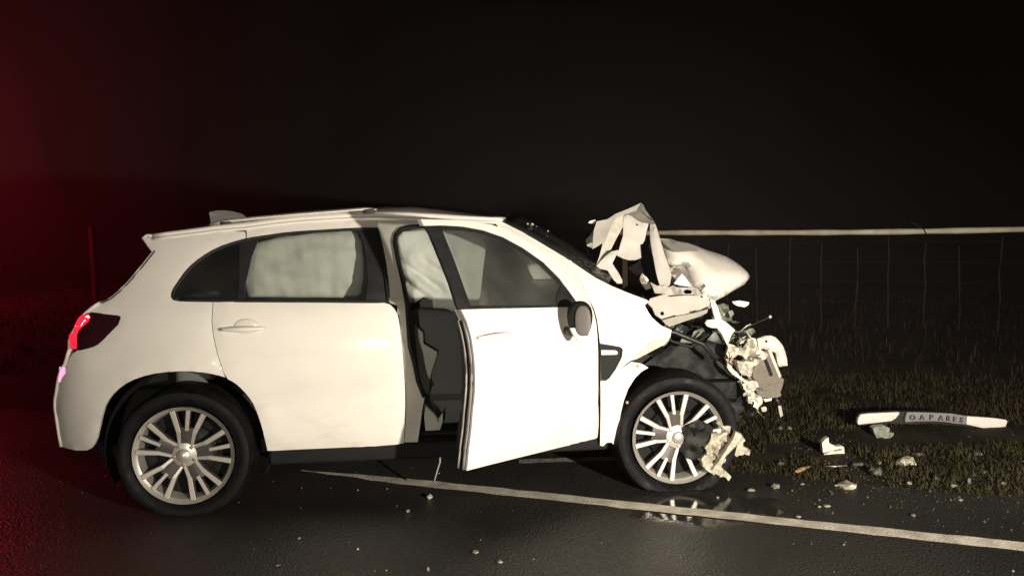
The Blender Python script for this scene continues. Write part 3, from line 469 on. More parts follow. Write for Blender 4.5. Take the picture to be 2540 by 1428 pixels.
# ------------------------------------------------------------------ ground, road, verge
def asphalt_mat():
    m = bpy.data.materials.new('wet_asphalt'); m.use_nodes = True; nt = m.node_tree; p = nt.nodes['Principled BSDF']; L = nt.links.new
    geo = nd(nt, 'ShaderNodeNewGeometry')
    big = nd(nt, 'ShaderNodeTexNoise'); big.inputs['Scale'].default_value = 1.1; big.inputs['Detail'].default_value = 5; L(geo.outputs['Position'], big.inputs['Vector'])
    fine = nd(nt, 'ShaderNodeTexNoise'); fine.inputs['Scale'].default_value = 130; fine.inputs['Detail'].default_value = 4; L(geo.outputs['Position'], fine.inputs['Vector'])
    vor = nd(nt, 'ShaderNodeTexVoronoi'); vor.inputs['Scale'].default_value = 85; L(geo.outputs['Position'], vor.inputs['Vector'])
    cr = nd(nt, 'ShaderNodeValToRGB'); cr.color_ramp.elements[0].color = (.010, .0095, .009, 1); cr.color_ramp.elements[1].color = (.044, .041, .036, 1)
    cr.color_ramp.elements[0].position = .25; cr.color_ramp.elements[1].position = .8
    ad = nd(nt, 'ShaderNodeMath', operation='MULTIPLY_ADD'); ad.inputs[1].default_value = .55; L(fine.outputs['Fac'], ad.inputs[0])
    h = nd(nt, 'ShaderNodeMath', operation='MULTIPLY'); h.inputs[1].default_value = .45; L(big.outputs['Fac'], h.inputs[0]); L(h.outputs[0], ad.inputs[2]); L(ad.outputs[0], cr.inputs['Fac']); L(cr.outputs[0], p.inputs['Base Color'])
    # standing water by the front wheel
    sub = nd(nt, 'ShaderNodeVectorMath', operation='SUBTRACT'); sub.inputs[1].default_value = (.98, 4.05, 0); L(geo.outputs['Position'], sub.inputs[0])
    sc = nd(nt, 'ShaderNodeVectorMath', operation='MULTIPLY'); sc.inputs[1].default_value = (1.5, 2.6, 0); L(sub.outputs[0], sc.inputs[0])
    ln = nd(nt, 'ShaderNodeVectorMath', operation='LENGTH'); L(sc.outputs[0], ln.inputs[0])
    n3 = nd(nt, 'ShaderNodeTexNoise'); n3.inputs['Scale'].default_value = 5; n3.inputs['Detail'].default_value = 4; L(geo.outputs['Position'], n3.inputs['Vector'])
    aa = nd(nt, 'ShaderNodeMath', operation='MULTIPLY_ADD'); aa.inputs[1].default_value = 1.1; L(n3.outputs['Fac'], aa.inputs[0]); L(ln.outputs['Value'], aa.inputs[2])
    pud = nd(nt, 'ShaderNodeMapRange'); pud.inputs['From Min'].default_value = 1.35; pud.inputs['From Max'].default_value = 1.0; pud.clamp = True; L(aa.outputs[0], pud.inputs['Value'])
    ro = nd(nt, 'ShaderNodeMapRange'); ro.inputs['From Min'].default_value = .35; ro.inputs['From Max'].default_value = .68; ro.inputs['To Min'].default_value = .34; ro.inputs['To Max'].default_value = .62; L(big.outputs['Fac'], ro.inputs['Value'])
    mx = nd(nt, 'ShaderNodeMix'); mx.inputs[3].default_value = .07; L(pud.outputs['Result'], mx.inputs[0]); L(ro.outputs['Result'], mx.inputs[2]); L(mx.outputs[0], p.inputs['Roughness'])
    b = nd(nt, 'ShaderNodeBump'); b.inputs['Distance'].default_value = .006; L(vor.outputs['Distance'], b.inputs['Height'])
    st = nd(nt, 'ShaderNodeMapRange'); st.inputs['To Min'].default_value = .75; st.inputs['To Max'].default_value = .03; L(pud.outputs['Result'], st.inputs['Value']); L(st.outputs['Result'], b.inputs['Strength']); L(b.outputs[0], p.inputs['Normal'])
    return m
M_road = asphalt_mat()
M_soil = mat('wet_verge_soil', (.028, .022, .014), .85, 0, .12, var=.5, vscale=3, bump=.8, bscale=30, rvar=.1)
M_field = mat('dark_field', (.04, .036, .024), .9, 0, .2, var=.5, vscale=1.5, bump=.8, bscale=12)
M_line = mat('worn_road_paint', (.55, .51, .42), .5, 0, .4, var=.35, vscale=9, bump=.4, bscale=70)
M_pale = mat('pale_strip', (.22, .22, .2), .6, 0, .3, var=.4, vscale=18, bump=.5)
LD = Vector((.936, -.3515, 0)); LN = Vector((.3515, .936, 0)); LP = Vector((.466, 4.149, 0))   # road line direction, normal away from road, point
def lp(a, b, z=0): return LP + LD * a + LN * b + Vector((0, 0, z))
def grid(name, a0, a1, b0, b1, na, nb, zf, m, kind='structure', edge=None):
    P = []; F = []
    for i in range(na + 1):
        a = a0 + (a1 - a0) * i / na
        for j in range(nb + 1):
            b = b0 + (b1 - b0) * j / nb
            if edge and j == nb: b += edge(a)
            P.append(lp(a, b, zf(a, b)))
    for i in range(na):
        for j in range(nb):
            q = i * (nb + 1) + j; F.append((q, q + nb + 1, q + nb + 2, q + 1))
    return raw(name, P, F, m, kind=kind)
nz = lambda x, y, s: noise.noise(Vector((x * s, y * s, 3.1)))
EDGE = lambda a: .75 + .16 * nz(a, 0, .9) + .06 * nz(a, 2, 4)
grid('ground', -130, 130, -40, 150, 26, 19, lambda a, b: -.06, M_field)
grid('road', -130, 130, -14, .0, 520, 1, lambda a, b: 0, M_road, edge=EDGE)
def vz(a, b):
    t = max(0, b - .9); return -.012 + min(.12, t * .035) + .03 * nz(a, b, 1.1) * min(1, t) + .02 * nz(a + 7, b, 3.2) * min(1, t)
grid('verge', -26, 26, .45, 13, 208, 90, vz, M_soil)
# worn white edge line, broken edges
P = []; F = []; rng = random.Random(4)
for i in range(301):
    a = -15 + 30 * i / 300
    e1, e2 = .010 * nz(a, 5, 7) + .006 * rng.uniform(-1, 1), .010 * nz(a, 9, 7) + .006 * rng.uniform(-1, 1)
    wd_ = .052 * max(.12, min(1, (a + 1.95) / .8)); P += [lp(a, -wd_ + e1, .004), lp(a, wd_ + e2, .004)]
    if i and not (a < -1.75 and (rng.random() < .62 or a < -3.2)) and not any(lo < a < hi for lo, hi in ((-4.3, -4.22), (3.1, 3.13))): F.append((2 * i - 2, 2 * i, 2 * i + 1, 2 * i - 1))  # left stretch thinned and dropped, imitating its loss in the dark
raw('road_marking_line', P, F, M_line, kind='structure')
P = []; F = []
for i in range(31):
    x = .02 + .72 * i / 30; P += [(x, 4.87 + .02 * nz(x, 1, 9) + (x - .02) * .02, .004), (x, 4.955 + .02 * nz(x, 4, 9) + (x - .02) * .02, .004)]
    if i: F.append((2 * i - 2, 2 * i, 2 * i + 1, 2 * i - 1))
raw('pale_ground_strip', P, F, M_pale, kind='structure')  # narrow pale strip on the ground under the car

# ------------------------------------------------------------------ the wrecked car
car = empty('wrecked_car', (D['O'][0], D['O'][1], 0), D['yaw'])
tag(car, 'white crossover with a crushed front end, deployed airbags and its front door open', 'car')
WR, WF = D['wr'], D['wf']
# near side panels
pq = panel('quarter_panel', D['quarter'], M_white, car)
pr = panel('rear_door', D['rear_door'], M_white, car)
panel('door_frame', D['rear_door_top'], M_white, pr, sm=0)
panel('window_pane', D['rear_glass'], M_win, pr, inset=.018, thick=.004, roll=0)
panel('pillar_cover', D['rear_appl'], M_black, pr, inset=.008, thick=.01, sm=0)
panel('pillar_cover', D['quarter_appl'], M_black, pr, inset=.008, thick=.01, sm=0)
def ring(name, outline, r, m, parent, inset=.006, side=-1):
    pts = [(u, (-1 if side < 0 else 1) * (V(u, w) - inset), w) for u, w in resample(smooth_poly([tuple(p) for p in outline], 1), .05)]
    pts.append(pts[0]); return tube(name, pts, r, m, parent, n=6)
ring('window_seal', D['rear_glass'], .009, M_rub, pr)
pf = panel('fender', D['fender'], M_white, car, step=.04, holes=[D['vent']], sm=0)
panel('vent_insert', D['vent'], mat('vent_plastic', (.02, .022, .021), .8, 0, .2), pf, inset=.02, thick=.01, sm=0, roll=0)
panel('side_repeater', D['vent_lamp'], M_orange, pf, inset=.006, thick=.014, sm=0)
sheet('torn_edge', D['lip_strip'], M_brown, pf, amp=.02, freq=14)
for (u, w) in ((2.40, .70), (2.345, .50)):
    bm = bmesh.new(); lathe_bm(bm, [(.0001, -.004), (.008, -.003), (.009, .004)], 10)
    o = frombm('clip_hole', bm, M_brown, pf); o.location = (u, -V(u, w), w)
# door handle of the rear door: recessed cup and bar
(hu, hw) = D['rear_handle_cup'][0]
bm = bmesh.new(); bmesh.ops.create_uvsphere(bm, u_segments=24, v_segments=12, radius=1)
for v in bm.verts: v.co = Vector((v.co.x * .068, v.co.y * .006, v.co.z * .052))
o = frombm('handle_cup', bm, mat('cup_paint', (.66, .62, .56), .4, coat=.3), pr); o.location = (hu, -V(hu, hw) + .001, hw)
(h0, h1) = D['rear_handle']
tube('door_handle', [(h0[0] + (h1[0] - h0[0]) * t, -V(h0[0], h0[1]) - .012 - .022 * math.sin(math.pi * t), h0[1] + .004) for t in [i / 10 for i in range(11)]], [.006 + .009 * math.sin(math.pi * (i + .6) / 11.2) for i in range(11)], M_white, pr, n=10)
# rear lamp
tl = panel('tail_light', D['tail_lens'], M_lens, car, inset=-.006, step=.03, sm=0)
panel('lit_lamp', D['tail_lit'], M_red, tl, inset=-.012, step=.02, thick=.01, sm=0)
panel('hot_filament', D['tail_hot'], M_hot, tl, inset=-.016, step=.02, thick=.006, sm=0)
panel('bumper_glint', D['glint_patch'], M_glint, car, inset=-.006, step=.02, sm=0)  # no lamp: beacon glint on the bumper edge, painted as a glow
# rear: tailgate, glass, bumper, spoiler lofted across the car
rt = [(u + .015, w) for u, w in D['rear_edge_top']]
loft('tailgate_glass', interp(rt, 8), M_winq, car, bulge_u=-.05, thick=.006)
loft('tailgate', interp(D['rear_edge_mid'], 8), M_white, car, bulge_u=-.05)
loft('rear_bumper', interp(D['rear_edge_low'], 14), M_white, car, bulge_u=-.07)
sp = D['spoiler']
loft('spoiler', [sp[1], sp[0], (sp[0][0] + .02, sp[0][1] + .012), sp[3]], M_white, car, bulge_u=-.02, inset=.01)
# roof
g = D['gutter']
R_ = []
for (u, w) in interp([tuple(p) for p in g], 30): R_.append((u, w))
P = []; F = []; n = 24
for (u, w) in R_:
    hv = V(u, w) - .012; cr = .052 * min(1, max(.35, (u + .6) / 1.0)); fr = .07 * max(0, (u - 1.2) / .5) ** 2
    for j in range(n + 1):
        s = -1 + 2 * j / n; e = 1 - s * s
        P.append((u + fr * e, s * hv, w + .004 + cr * (e ** .8) * (1 if u < 1.2 else max(.12, 1 - (u - 1.2) * 1.75))))
for i in range(len(R_) - 1):
    for j in range(n):
        a = i * (n + 1) + j; F.append((a, a + 1, a + n + 2, a + n + 1))
roof = raw('roof', P, F, M_white, car, ang=50); md = roof.modifiers.new('t', 'SOLIDIFY'); md.thickness = .02; md.offset = -1
# cant rail closing roof to glass on both sides
for sd in (-1, 1):
    pts = interp([tuple(p) for p in D['gutter']], 24)
    tube('roof_rail_trim', [(u, sd * (V(u, w) - .006), w - .002) for u, w in pts], .010, M_white if sd < 0 else M_black, car, n=6)
    rl = tube('roof_rail', [(p[0], sd * .60, p[2]) for p in interp(D['rail'], 16)], [.006] + [.011] * 14 + [.005], M_alu, car, n=8)
    for k in (1, -2): boxo('rail_foot', (D['rail'][k][0] - .03, sd * .6 - .012, D['rail'][k][2] - .06), (D['rail'][k][0] + .03, sd * .6 + .012, D['rail'][k][2]), M_black, rl, .005)
# antenna fin
fn = D['fin']; P = []; out = smooth_poly([(p[0], p[2]) for p in fn], 2, 70); top = max(p[1] for p in out); lowz = min(p[1] for p in out)
bm = bmesh.new(); A = []; 
for sgn in (-1, 0, 1):
    A.append([bm.verts.new((u, sgn * .034 * (1 - .85 * (w - lowz) / (top - lowz)) if sgn else 0, w)) for u, w in out])
for a, b in ((0, 2),):
    for i in range(len(out)):
        j = (i + 1) % len(out); bm.faces.new((A[0][i], A[0][j], A[2][j], A[2][i]))
bm.faces.new(A[0]); bm.faces.new(A[2][::-1])
for v in A[1]: bm.verts.remove(v)
frombm('antenna_fin', bm, M_white, car, ang=40)
# pillars, opening
ap = panel('a_pillar', D['apillar'], M_white, car, inset=.022, step=.04, sm=0)
M_pil = mat('pillar_paint', (.60, .58, .50), .55, 0, .3, var=.1, vscale=6)
sheet('b_pillar', D['bpillar'], M_pil, car, step=.05, thick=.05)
bm = bmesh.new(); tube_bm(bm, D['seal'], .013, 8); frombm('door_seal', bm, M_rub, car)
# far side: the same panels undamaged and shut
for nme, key, m in (('quarter_panel', 'quarter', M_white), ('rear_door', 'rear_door', M_white), ('door_frame', 'rear_door_top', M_white), ('fender', 'fender', M_white), ('front_door', 'door', M_white), ('door_frame', 'door_top', M_white), ('a_pillar', 'apillar', M_white)):
    panel(nme, D[key], m, car, side=1, step=.09)
panel('window_pane', D['rear_glass'], M_winq, car, side=1, inset=.018, thick=.004, roll=0, step=.09)
panel('window_pane', D['door_glass'], M_winq, car, side=1, inset=.018, thick=.004, roll=0, step=.09)
panel('pillar_cover', D['door_bar'], M_black, car, side=1, inset=.01, thick=.01, step=.09)
panel('tail_light', D['tail_lens'], M_lens, car, side=1, inset=-.006, step=.05, sm=0, )
# windscreen, cracked and sagging
loft('windscreen', interp([tuple(p) for p in D['pillar_edge']], 14), M_screen, car, n=26, bulge_u=.13, bulge_w=.045, inset=.03, thick=.006, bump=.012)
for (u, v, w, s) in ((1.86, -.52, 1.475, .006), (1.90, -.40, 1.47, .010), (1.925, -.38, 1.455, .007), (1.99, -.42, 1.43, .005)):
    bm = bmesh.new(); bmesh.ops.create_icosphere(bm, subdivisions=1, radius=s); frombm('glass_crumb', bm, M_crash, car, smooth=False).location = (u, v, w)
# black cowl, dashboard, floor, underbody
boxo('cowl', (1.98, -.66, .98), (2.28, .66, 1.06), M_black, car, .02)
boxo('dashboard', (1.72, -.68, .72), (2.08, .68, 1.02), M_black, car, .06)
boxo('cabin_floor', (-.5, -.70, .26), (2.2, .70, .34), M_dark, car, .01)
boxo('firewall', (2.1, -.66, .3), (2.16, .66, .98), M_dark, car, .01)
boxo('boot_floor', (-.62, -.6, .3), (.3, .6, .62), M_dark, car, .02)
boxo('headliner', (-.1, -.56, 1.455), (1.45, .56, 1.475), M_trim, car, .004)
boxo('sill', (.42, -.83, .225), (2.25, -.70, .318), M_dark, car, .02)
boxo('sill', (.42, .70, .225), (2.25, .855, .318), M_black, car, .02)
sheet('sill_plate', D['sill_plate'], M_trim, car, thick=.03)
# seats
def seat(v0, first):
    dv = v0 + .5
    s = extrude('front_seat', [(p[0], v0, p[2]) for p in D['seat_back']], .46, M_seat, car, .03)
    h = extrude('headrest', [(p[0], v0 + .10, p[2]) for p in D['headrest']], .26, M_seat, s, .02)
    c = boxo('seat_cushion', (1.22, v0, .42), (1.74, v0 + .47, .56), M_seat, s, .05)
seat(-.52, True); seat(.06, False)
boxo('rear_bench', (-.02, -.62, .42), (.55, .62, .58), M_seat, car, .05)
boxo('rear_backrest', (-.12, -.62, .55), (.08, .62, 1.12), M_seat, car, .06)
bm = bmesh.new(); lathe_bm(bm, [(.175 + .014 * math.cos(t), .014 * math.sin(t)) for t in [i * math.pi / 5 for i in range(10)]], 40, True)
sw = frombm('steering_wheel', bm, M_black, car); sw.location = (1.66, -.36, .92); sw.rotation_euler = (0, 0, math.radians(90)); sw.rotation_euler = (math.radians(0), math.radians(0), math.radians(90))
boxo('wheel_hub', (-.05, -.02, -.06), (.05, .03, .06), M_black, sw, .02); boxo('wheel_spoke', (-.17, -.008, -.02), (.17, .012, .02), M_black, sw, .006)
# airbags
sheet('curtain_airbag', D['rear_airbag'], M_bag, car, step=.02, amp=.024, freq=5, thick=.05, bulge=.05, sm=1, ang=80, fold=lambda u, w: .016 * (1 - 2 * abs(noise.noise(Vector((u * 4.2 + w * 2, w * 11 - u * 1.5, 2.2))))) + .008 * noise.noise(Vector((u * 22, w * 9, 1))))
def folds(u, w):
    t = (u - 1.20) - .35 * (1.25 - w)
    k = max(0, min(1, (1.55 - u) / .3)); zz = (1 - 1.6 * abs(math.sin(w * 30 + u * 24))) * .034 * math.exp(-((w - 1.17) / .10) ** 2) * k
    return zz + .018 * math.sin(26 * u + 9 * w) * k + .02 * noise.noise(Vector((u * 16, w * 9, 0))) * k
sheet('curtain_airbag', D['front_airbag'], M_bag, car, step=.015, amp=.015, freq=9, thick=.05, bulge=.03, fold=folds, ang=80)
# pillar trim, seat belt
sheet('seat_airbag', D['trim_upper'], M_trim, car, step=.04, amp=.02, freq=10, thick=.03)
sheet('pillar_trim', D['trim_lower'], M_trim, car, step=.04, amp=.01, thick=.03)
tube('seat_belt', D['belt'], .024, M_belt, car, n=8, flat=.15)
tube('seat_belt', D['strap'], .018, M_belt, car, n=8, flat=.3)
# open front door, hinged at its front edge
HX, HY = D['hinge']
door = empty('front_door', (HX, HY, 0), math.radians(38), car); door['label'] = 'front door swung wide open, its window still in the frame'
og = (HX, HY)
K = dict(origin=og)
skin = panel('door_skin', D['door'], M_white, door, step=.045, sm=0, thick=.012, **K)
panel('door_card', [(u * .985 + .026, w * .985 + .012) for u, w in D['door']], M_white, door, inset=.012, thick=.055, roll=0, step=.09, sm=0, **K)
panel('door_lining', [(u * .93 + .12, w * .94 + .05) for u, w in D['door']], M_black, door, inset=.067, thick=.05, roll=.02, step=.09, sm=0, **K)
panel('door_frame', D['door_top'], M_white, door, step=.04, sm=0, thick=.03, **K)
panel('window_pane', D['door_glass'], M_windoor, door, inset=.016, thick=.004, roll=0, sm=0, **K)
for kk in ('door_bar', 'door_sash', 'door_belt', 'door_sail'): panel('window_trim', D[kk], M_black, door, inset=.006, thick=.02, roll=.003, step=.03, sm=0, **K)
du, dw = 1.42, .955
tube('door_handle', [(du - .10 + .2 * t - HX, -V(du, dw) - .010 - .022 * math.sin(math.pi * t) - HY, dw + .004) for t in [i / 10 for i in range(11)]], [.006 + .009 * math.sin(math.pi * (i + .6) / 11.2) for i in range(11)], M_white, door, n=10)
# inner bright shut strip and rubber along the rear edge of the door
ed = sorted([p for p in D['door'] if p[0] < 1.36 and .33 < p[1] < 1.08], key=lambda p: p[1])
for off, r, m in ((.035, .010, M_lightgrey), (.058, .006, M_rub), (.07, .009, M_prim)):
    tube('door_seal', [(u - HX + .004, -(V(u, w) - off) - HY, w) for u, w in interp([tuple(p) for p in ed], 14)], r, m, door, n=6)
boxo('door_latch', (1.30 - HX, -(V(1.3, .75) - .03) - HY - .005, .74), (1.335 - HX, -(V(1.3, .75) - .075) - HY, .755), M_black, door, .003)
# wing mirror
def superell(sx, sy, sz, e=.55, nu=24, nv=14):
    bm = bmesh.new(); bmesh.ops.create_uvsphere(bm, u_segments=nu, v_segments=nv, radius=1)
    f = lambda c: math.copysign(abs(c) ** e, c)
    for v in bm.verts: v.co = Vector((f(v.co.x) * sx, f(v.co.y) * sy, f(v.co.z) * sz))
    return bm
MC = Vector((1.905 - HX, -1.005 - HY, .985))
bm = superell(.054, .062, .104, .8)
for v in bm.verts:
    if v.co.x < -.03: v.co.x = -.03 - (v.co.x + .03) * .1
    v.co.y *= 1 + .30 * v.co.z / .108 - .25 * (v.co.z / .108) ** 2
mh = frombm('wing_mirror', bm, [mat('mirror_plastic', (.006, .006, .006), .75, 0, .12), M_white], door, ang=50); mh.location = MC; mh.rotation_euler = (0, math.radians(6), math.radians(48)); MR = mh.rotation_euler.to_matrix()
for p in mh.data.polygons:
    c = p.center
    if c.z < -.03 and c.y > -.03 or c.x > .045: p.material_index = 1
bm = superell(.003, .040, .076, .85); mg = frombm('mirror_glass', bm, M_mir, door); mg.location = MC + MR @ Vector((-.037, -.012, .004)); mg.rotation_euler = mh.rotation_euler
tube('mirror_arm', [MC + Vector((.02, .03, -.06)), MC + Vector((.01, .09, -.06)), (1.93 - HX, -.87 - HY, .93)], .022, M_black, door, n=8)

# wheels
def wheel(c, ang0, flat, near):
    s = -1 if near else 1
    w = empty('wheel', (c[0], s * abs(c[1]), c[2]), 0, car)
    R = .352; rr = .258; cz = c[2]
    prof = [(.236, .11), (rr, .035), (rr + .012, .012), (rr + .03, -.008), (rr + .055, -.015), (rr + .075, -.006), (R - .008, .02), (R, .045), (R, .20), (R - .01, .22), (rr + .05, .235), (rr, .215), (.236, .2)]
    bm = bmesh.new(); lathe_bm(bm, prof, 96, True)
    for v in bm.verts:
        lim = -cz + .003
        if v.co.z < lim:
            ex = lim - v.co.z; v.co.z = lim; v.co.y += (-.45 * ex if v.co.y < .1 else .35 * ex)
        elif v.co.z < lim + .06 and flat: v.co.y += (-.018 if v.co.y < .1 else .01) * (1 - (v.co.z - lim) / .06)
    ob = [frombm('tyre', bm, M_tyre, w, ang=40)]
    # tread blocks seen along the shoulder
    bm = bmesh.new(); lathe_bm(bm, [(.244, .012), (.252, .002), (.257, -.004), (.257, .006), (.25, .03), (.235, .06), (.232, .2), (.224, .2), (.226, .05), (.236, .018)], 96, True)
    ob.append(frombm('rim', bm, M_alu, w, ang=30))
    bm = bmesh.new(); lathe_bm(bm, [(.0005, .10), (.20, .10), (.226, .085), (.226, .2), (.0005, .2)], 48)
    ob.append(frombm('wheel_well_back', bm, M_dark, w))
    bm = bmesh.new(); lathe_bm(bm, [(.06, .075), (.15, .075), (.152, .085), (.15, .098), (.06, .098)], 40); ob.append(frombm('brake_disc', bm, M_lin, w))
    def bar(bm, a, b, wa, wb, ya, yb, th, mi):
        a = Vector((a[0], 0, a[1])); b = Vector((b[0], 0, b[1])); t = (b - a).normalized(); nn = Vector((-t.z, 0, t.x)); q = []
        for p, hw, y in ((a, wa, ya), (b, wb, yb)):
            q.append([bm.verts.new(p + nn * hw * k + Vector((0, y + d, 0))) for k, d in ((-1, .004), (-.7, 0), (.7, 0), (1, .004), (1, th), (-1, th))])
        for i in range(6): f = bm.faces.new((q[0][i], q[0][(i + 1) % 6], q[1][(i + 1) % 6], q[1][i])); f.material_index = mi if i < 3 else 1
        bm.faces.new(q[0][::-1]).material_index = 1; bm.faces.new(q[1]).material_index = 1
    for k in range(5):
        A = math.radians(ang0 + 72 * k); pl = lambda r, d: (r * math.cos(A + math.radians(d)), r * math.sin(A + math.radians(d)))
        bm = bmesh.new()
        bar(bm, pl(.045, 0), pl(.145, 0), .034, .036, .024, .014, .05, 1)
        bar(bm, pl(.13, 0), pl(.240, 0), .0095, .0115, .011, .004, .03, 0)
        for sg in (-1, 1):
            bar(bm, pl(.050, sg * 36), pl(.128, sg * 18.5), .008, .011, .019, .009, .04, 0)
            bar(bm, pl(.122, sg * 18.5), pl(.241, sg * 19.5), .012, .0145, .010, .003, .035, 0)
        ob.append(frombm('spoke', bm, [M_alu, M_alud], w, ang=25))
        bm = bmesh.new(); lathe_bm(bm, [(.0005, -.012), (.009, -.011), (.011, .0), (.011, .02)], 8); lg = frombm('lug_nut', bm, M_steel, w, ang=30)
        B = A + math.radians(36); lg.location = (.054 * math.cos(B), .02, .054 * math.sin(B)); ob.append(lg)
    bm = bmesh.new(); lathe_bm(bm, [(.0005, -.012), (.018, -.010), (.03, -.002), (.034, .012), (.062, .018), (.066, .05)], 32); ob.append(frombm('hub_cap', bm, M_alu, w, ang=40))
    if not near: w.rotation_euler = (0, 0, 0); w.scale = (1, -1, 1)
    return w
wheel(WR, 82, 0, True); wheel(WF, 98, 1, True); wheel(WR, 60, 0, False); wheel(WF, 30, 1, False)
# wheel houses
def house(u, cz, r0, side):
    P = []; F = []; n = 28
    for k in range(n + 1):
        a = math.radians(-25 + 230 * k / n)
        for v in (.80, .70, .50): P.append((u + r0 * math.cos(a) * (1 if v > .6 else .97), side * v, cz + r0 * math.sin(a)))
    for k in range(n):
        for j in range(2): q = k * 3 + j; F.append((q, q + 3, q + 4, q + 1))
    b = len(P); P.append((u, side * .50, cz))
    for k in range(n): F.append((b, k * 3 + 2, k * 3 + 5))
    return raw('wheel_house', P, F, M_dark, car, ang=60)
house(.0, .34, .425, -1); house(.0, .34, .425, 1)
tube('rear_axle', [(0, -.7, .31), (0, .7, .31)], .04, M_dark, car); tube('drive_shaft', [(WF[0], -.7, .29), (WF[0], .7, .29)], .03, M_dark, car)

# ------------------------------------------------------------------ crushed front
sheet('wheel_liner', D['liner'], M_lin, car, step=.035, amp=.06, freq=5, thick=.02)
sheet('liner_flap', D['liner_flap'], M_black, car, amp=.02, thick=.008)
sheet('inner_wing', D['apron'], M_prim, car, amp=.008, freq=6, thick=.02, holes=[D['apron_hole']])
sheet('inner_wing', D['apron_lip'], M_prim, car, amp=.006, freq=9, thick=.03)
sheet('crushed_bracket', jag(D['mangle2'], .004), M_prim, car, step=.022, amp=.035, freq=17, ridged=True, thick=.012, holes=[D['mangle2_hole']], seed=2)
hood = sheet('crumpled_hood', D['h_shell'], M_white, car, step=.035, amp=.018, freq=7, bulge=.14, thick=.01, ang=50)
sheet('plastic_splinter', D['h_chip'], M_bare, hood, step=.015, amp=.01, thick=.01)
sheet('glass_flap', D['h_glass'], M_gcr, hood, step=.03, amp=.03, thick=.004)
hood['label'] = 'white bonnet torn and folded upwards by the crash'
sheet('hood_fold', D['h_back'], M_prim, hood, amp=.02, freq=7, thick=.008)
sheet('hood_fold', D['h_strip'], M_bare, hood, amp=.008, freq=6, thick=.008)
sheet('hood_fold', D['h_foot'], M_white, hood, step=.02, amp=.02, freq=16, thick=.01)
sheet('hood_fold', D['h_face'], M_white, hood, holes=[D['h_face_hole']], step=.022, amp=.018, freq=8, thick=.008, fold=lambda u, w: .25 * max(0, 1.26 - w) )
sheet('hood_fold', D['h_flap'], M_prim, hood, step=.022, amp=.01, holes=[D['h_flap_hole']], freq=9, thick=.008)
sheet('hood_fold', D['h_column'], M_white, hood, step=.02, amp=.006, freq=8, bulge=.03, thick=.01)
sheet('hood_fold', D['h_shell_fold'], M_white, hood, step=.022, amp=.03, freq=9, ridged=True, thick=.008)
sheet('hood_fold', D['h_wedge'], M_prim, hood, step=.025, amp=.012, freq=9, thick=.006)
sheet('hood_insulation', D['h_under'], M_black, hood, amp=.02, thick=.008)
sheet('crushed_bracket', jag(D['mangle1'], .006), M_prim, car, step=.02, amp=.05, freq=18, ridged=True, thick=.012, seed=5)
sheet('hood_fold', D['mangle_tri'], M_white, hood, step=.02, amp=.01, thick=.008)
sheet('headlamp_bracket', D['arm'], M_white, car, step=.02, amp=.012, freq=10, bulge=.02, thick=.02)
sheet('plastic_splinter', D['shard_a'], M_crash, car, step=.02, amp=.01, thick=.02)
sheet('headlamp_remains', D['crumble'], M_gcr, car, step=.015, amp=.06, freq=22, ridged=True, thick=.02, ang=15)
tube('wire', D['glint_wire'], [.002, .003, .003, .006], M_wire, car, n=6)
bm = bmesh.new(); bmesh.ops.create_icosphere(bm, subdivisions=2, radius=.011); frombm('glint_bead', bm, M_crash, car).location = D['glint_wire'][-1]  # pale ball added as the glint at the end of the wire
sheet('bumper_bracket', D['bump_end'], M_bare, car, holes=[D['bump_hole']], step=.022, amp=.012, freq=9, bulge=.03, thick=.02)
tube('radiator_stay', D['rod'], .011, M_bare, car, n=10)
cd = sheet('condenser', D['condenser'], M_cond, car, step=.03, amp=.012, freq=6, thick=.03)
# fins of the condenser: thin horizontal tubes following it
for i, (k, mm, am, th) in enumerate((('m1', M_crash, .05, .03), ('m2', M_crash, .035, .05), ('m3', M_bare, .03, .03), ('m4', M_crash, .03, .06), ('m5', M_crash, .04, .03), ('m6', M_crash, .02, .03), ('m7', M_bare, .01, .02), ('m8', M_gcr, .05, .03), ('m9', M_brown, .03, .03))):
    sheet('crushed_bracket', jag(D[k], .004, .018, i), mm, car, step=.014, amp=am * 1.3, freq=20 + i, ridged=i % 2 == 0, thick=th, seed=i * 3.3, bulge=.008, ang=14)
sheet('hanging_trim', D['hang'], M_prim, car, step=.02, thick=.008)
tube('wire', D['strand'], .003, M_steel, car, n=6); tube('hose', D['tube'], .012, M_black, car, n=8)
rng = random.Random(8)
for i in range(26):                                   # torn scraps and wiring in the gap between wing and radiator
    u = rng.uniform(2.90, 3.22); w = rng.uniform(.46, .84) ; a = (u, rng.uniform(-.64, -.5), w)
    if u < 2.93 + (.84 - w) * .45: continue
    pts = [a]
    for q in range(3): pts.append(tuple(pts[-1][j] + rng.uniform(-.035, .035) for j in range(3)))
    tube('wire', pts, rng.choice((.003, .004, .006)), rng.choice((M_steel, M_black, M_crash, M_bare)), car, n=5)
def along(k, rng):
    P_ = D['scrap_path']; t = rng.uniform(0, len(P_) - 1.001); i = int(t); f = t - i; return [P_[i][q] + (P_[i + 1][q] - P_[i][q]) * f for q in range(3)]
rng = random.Random(21)
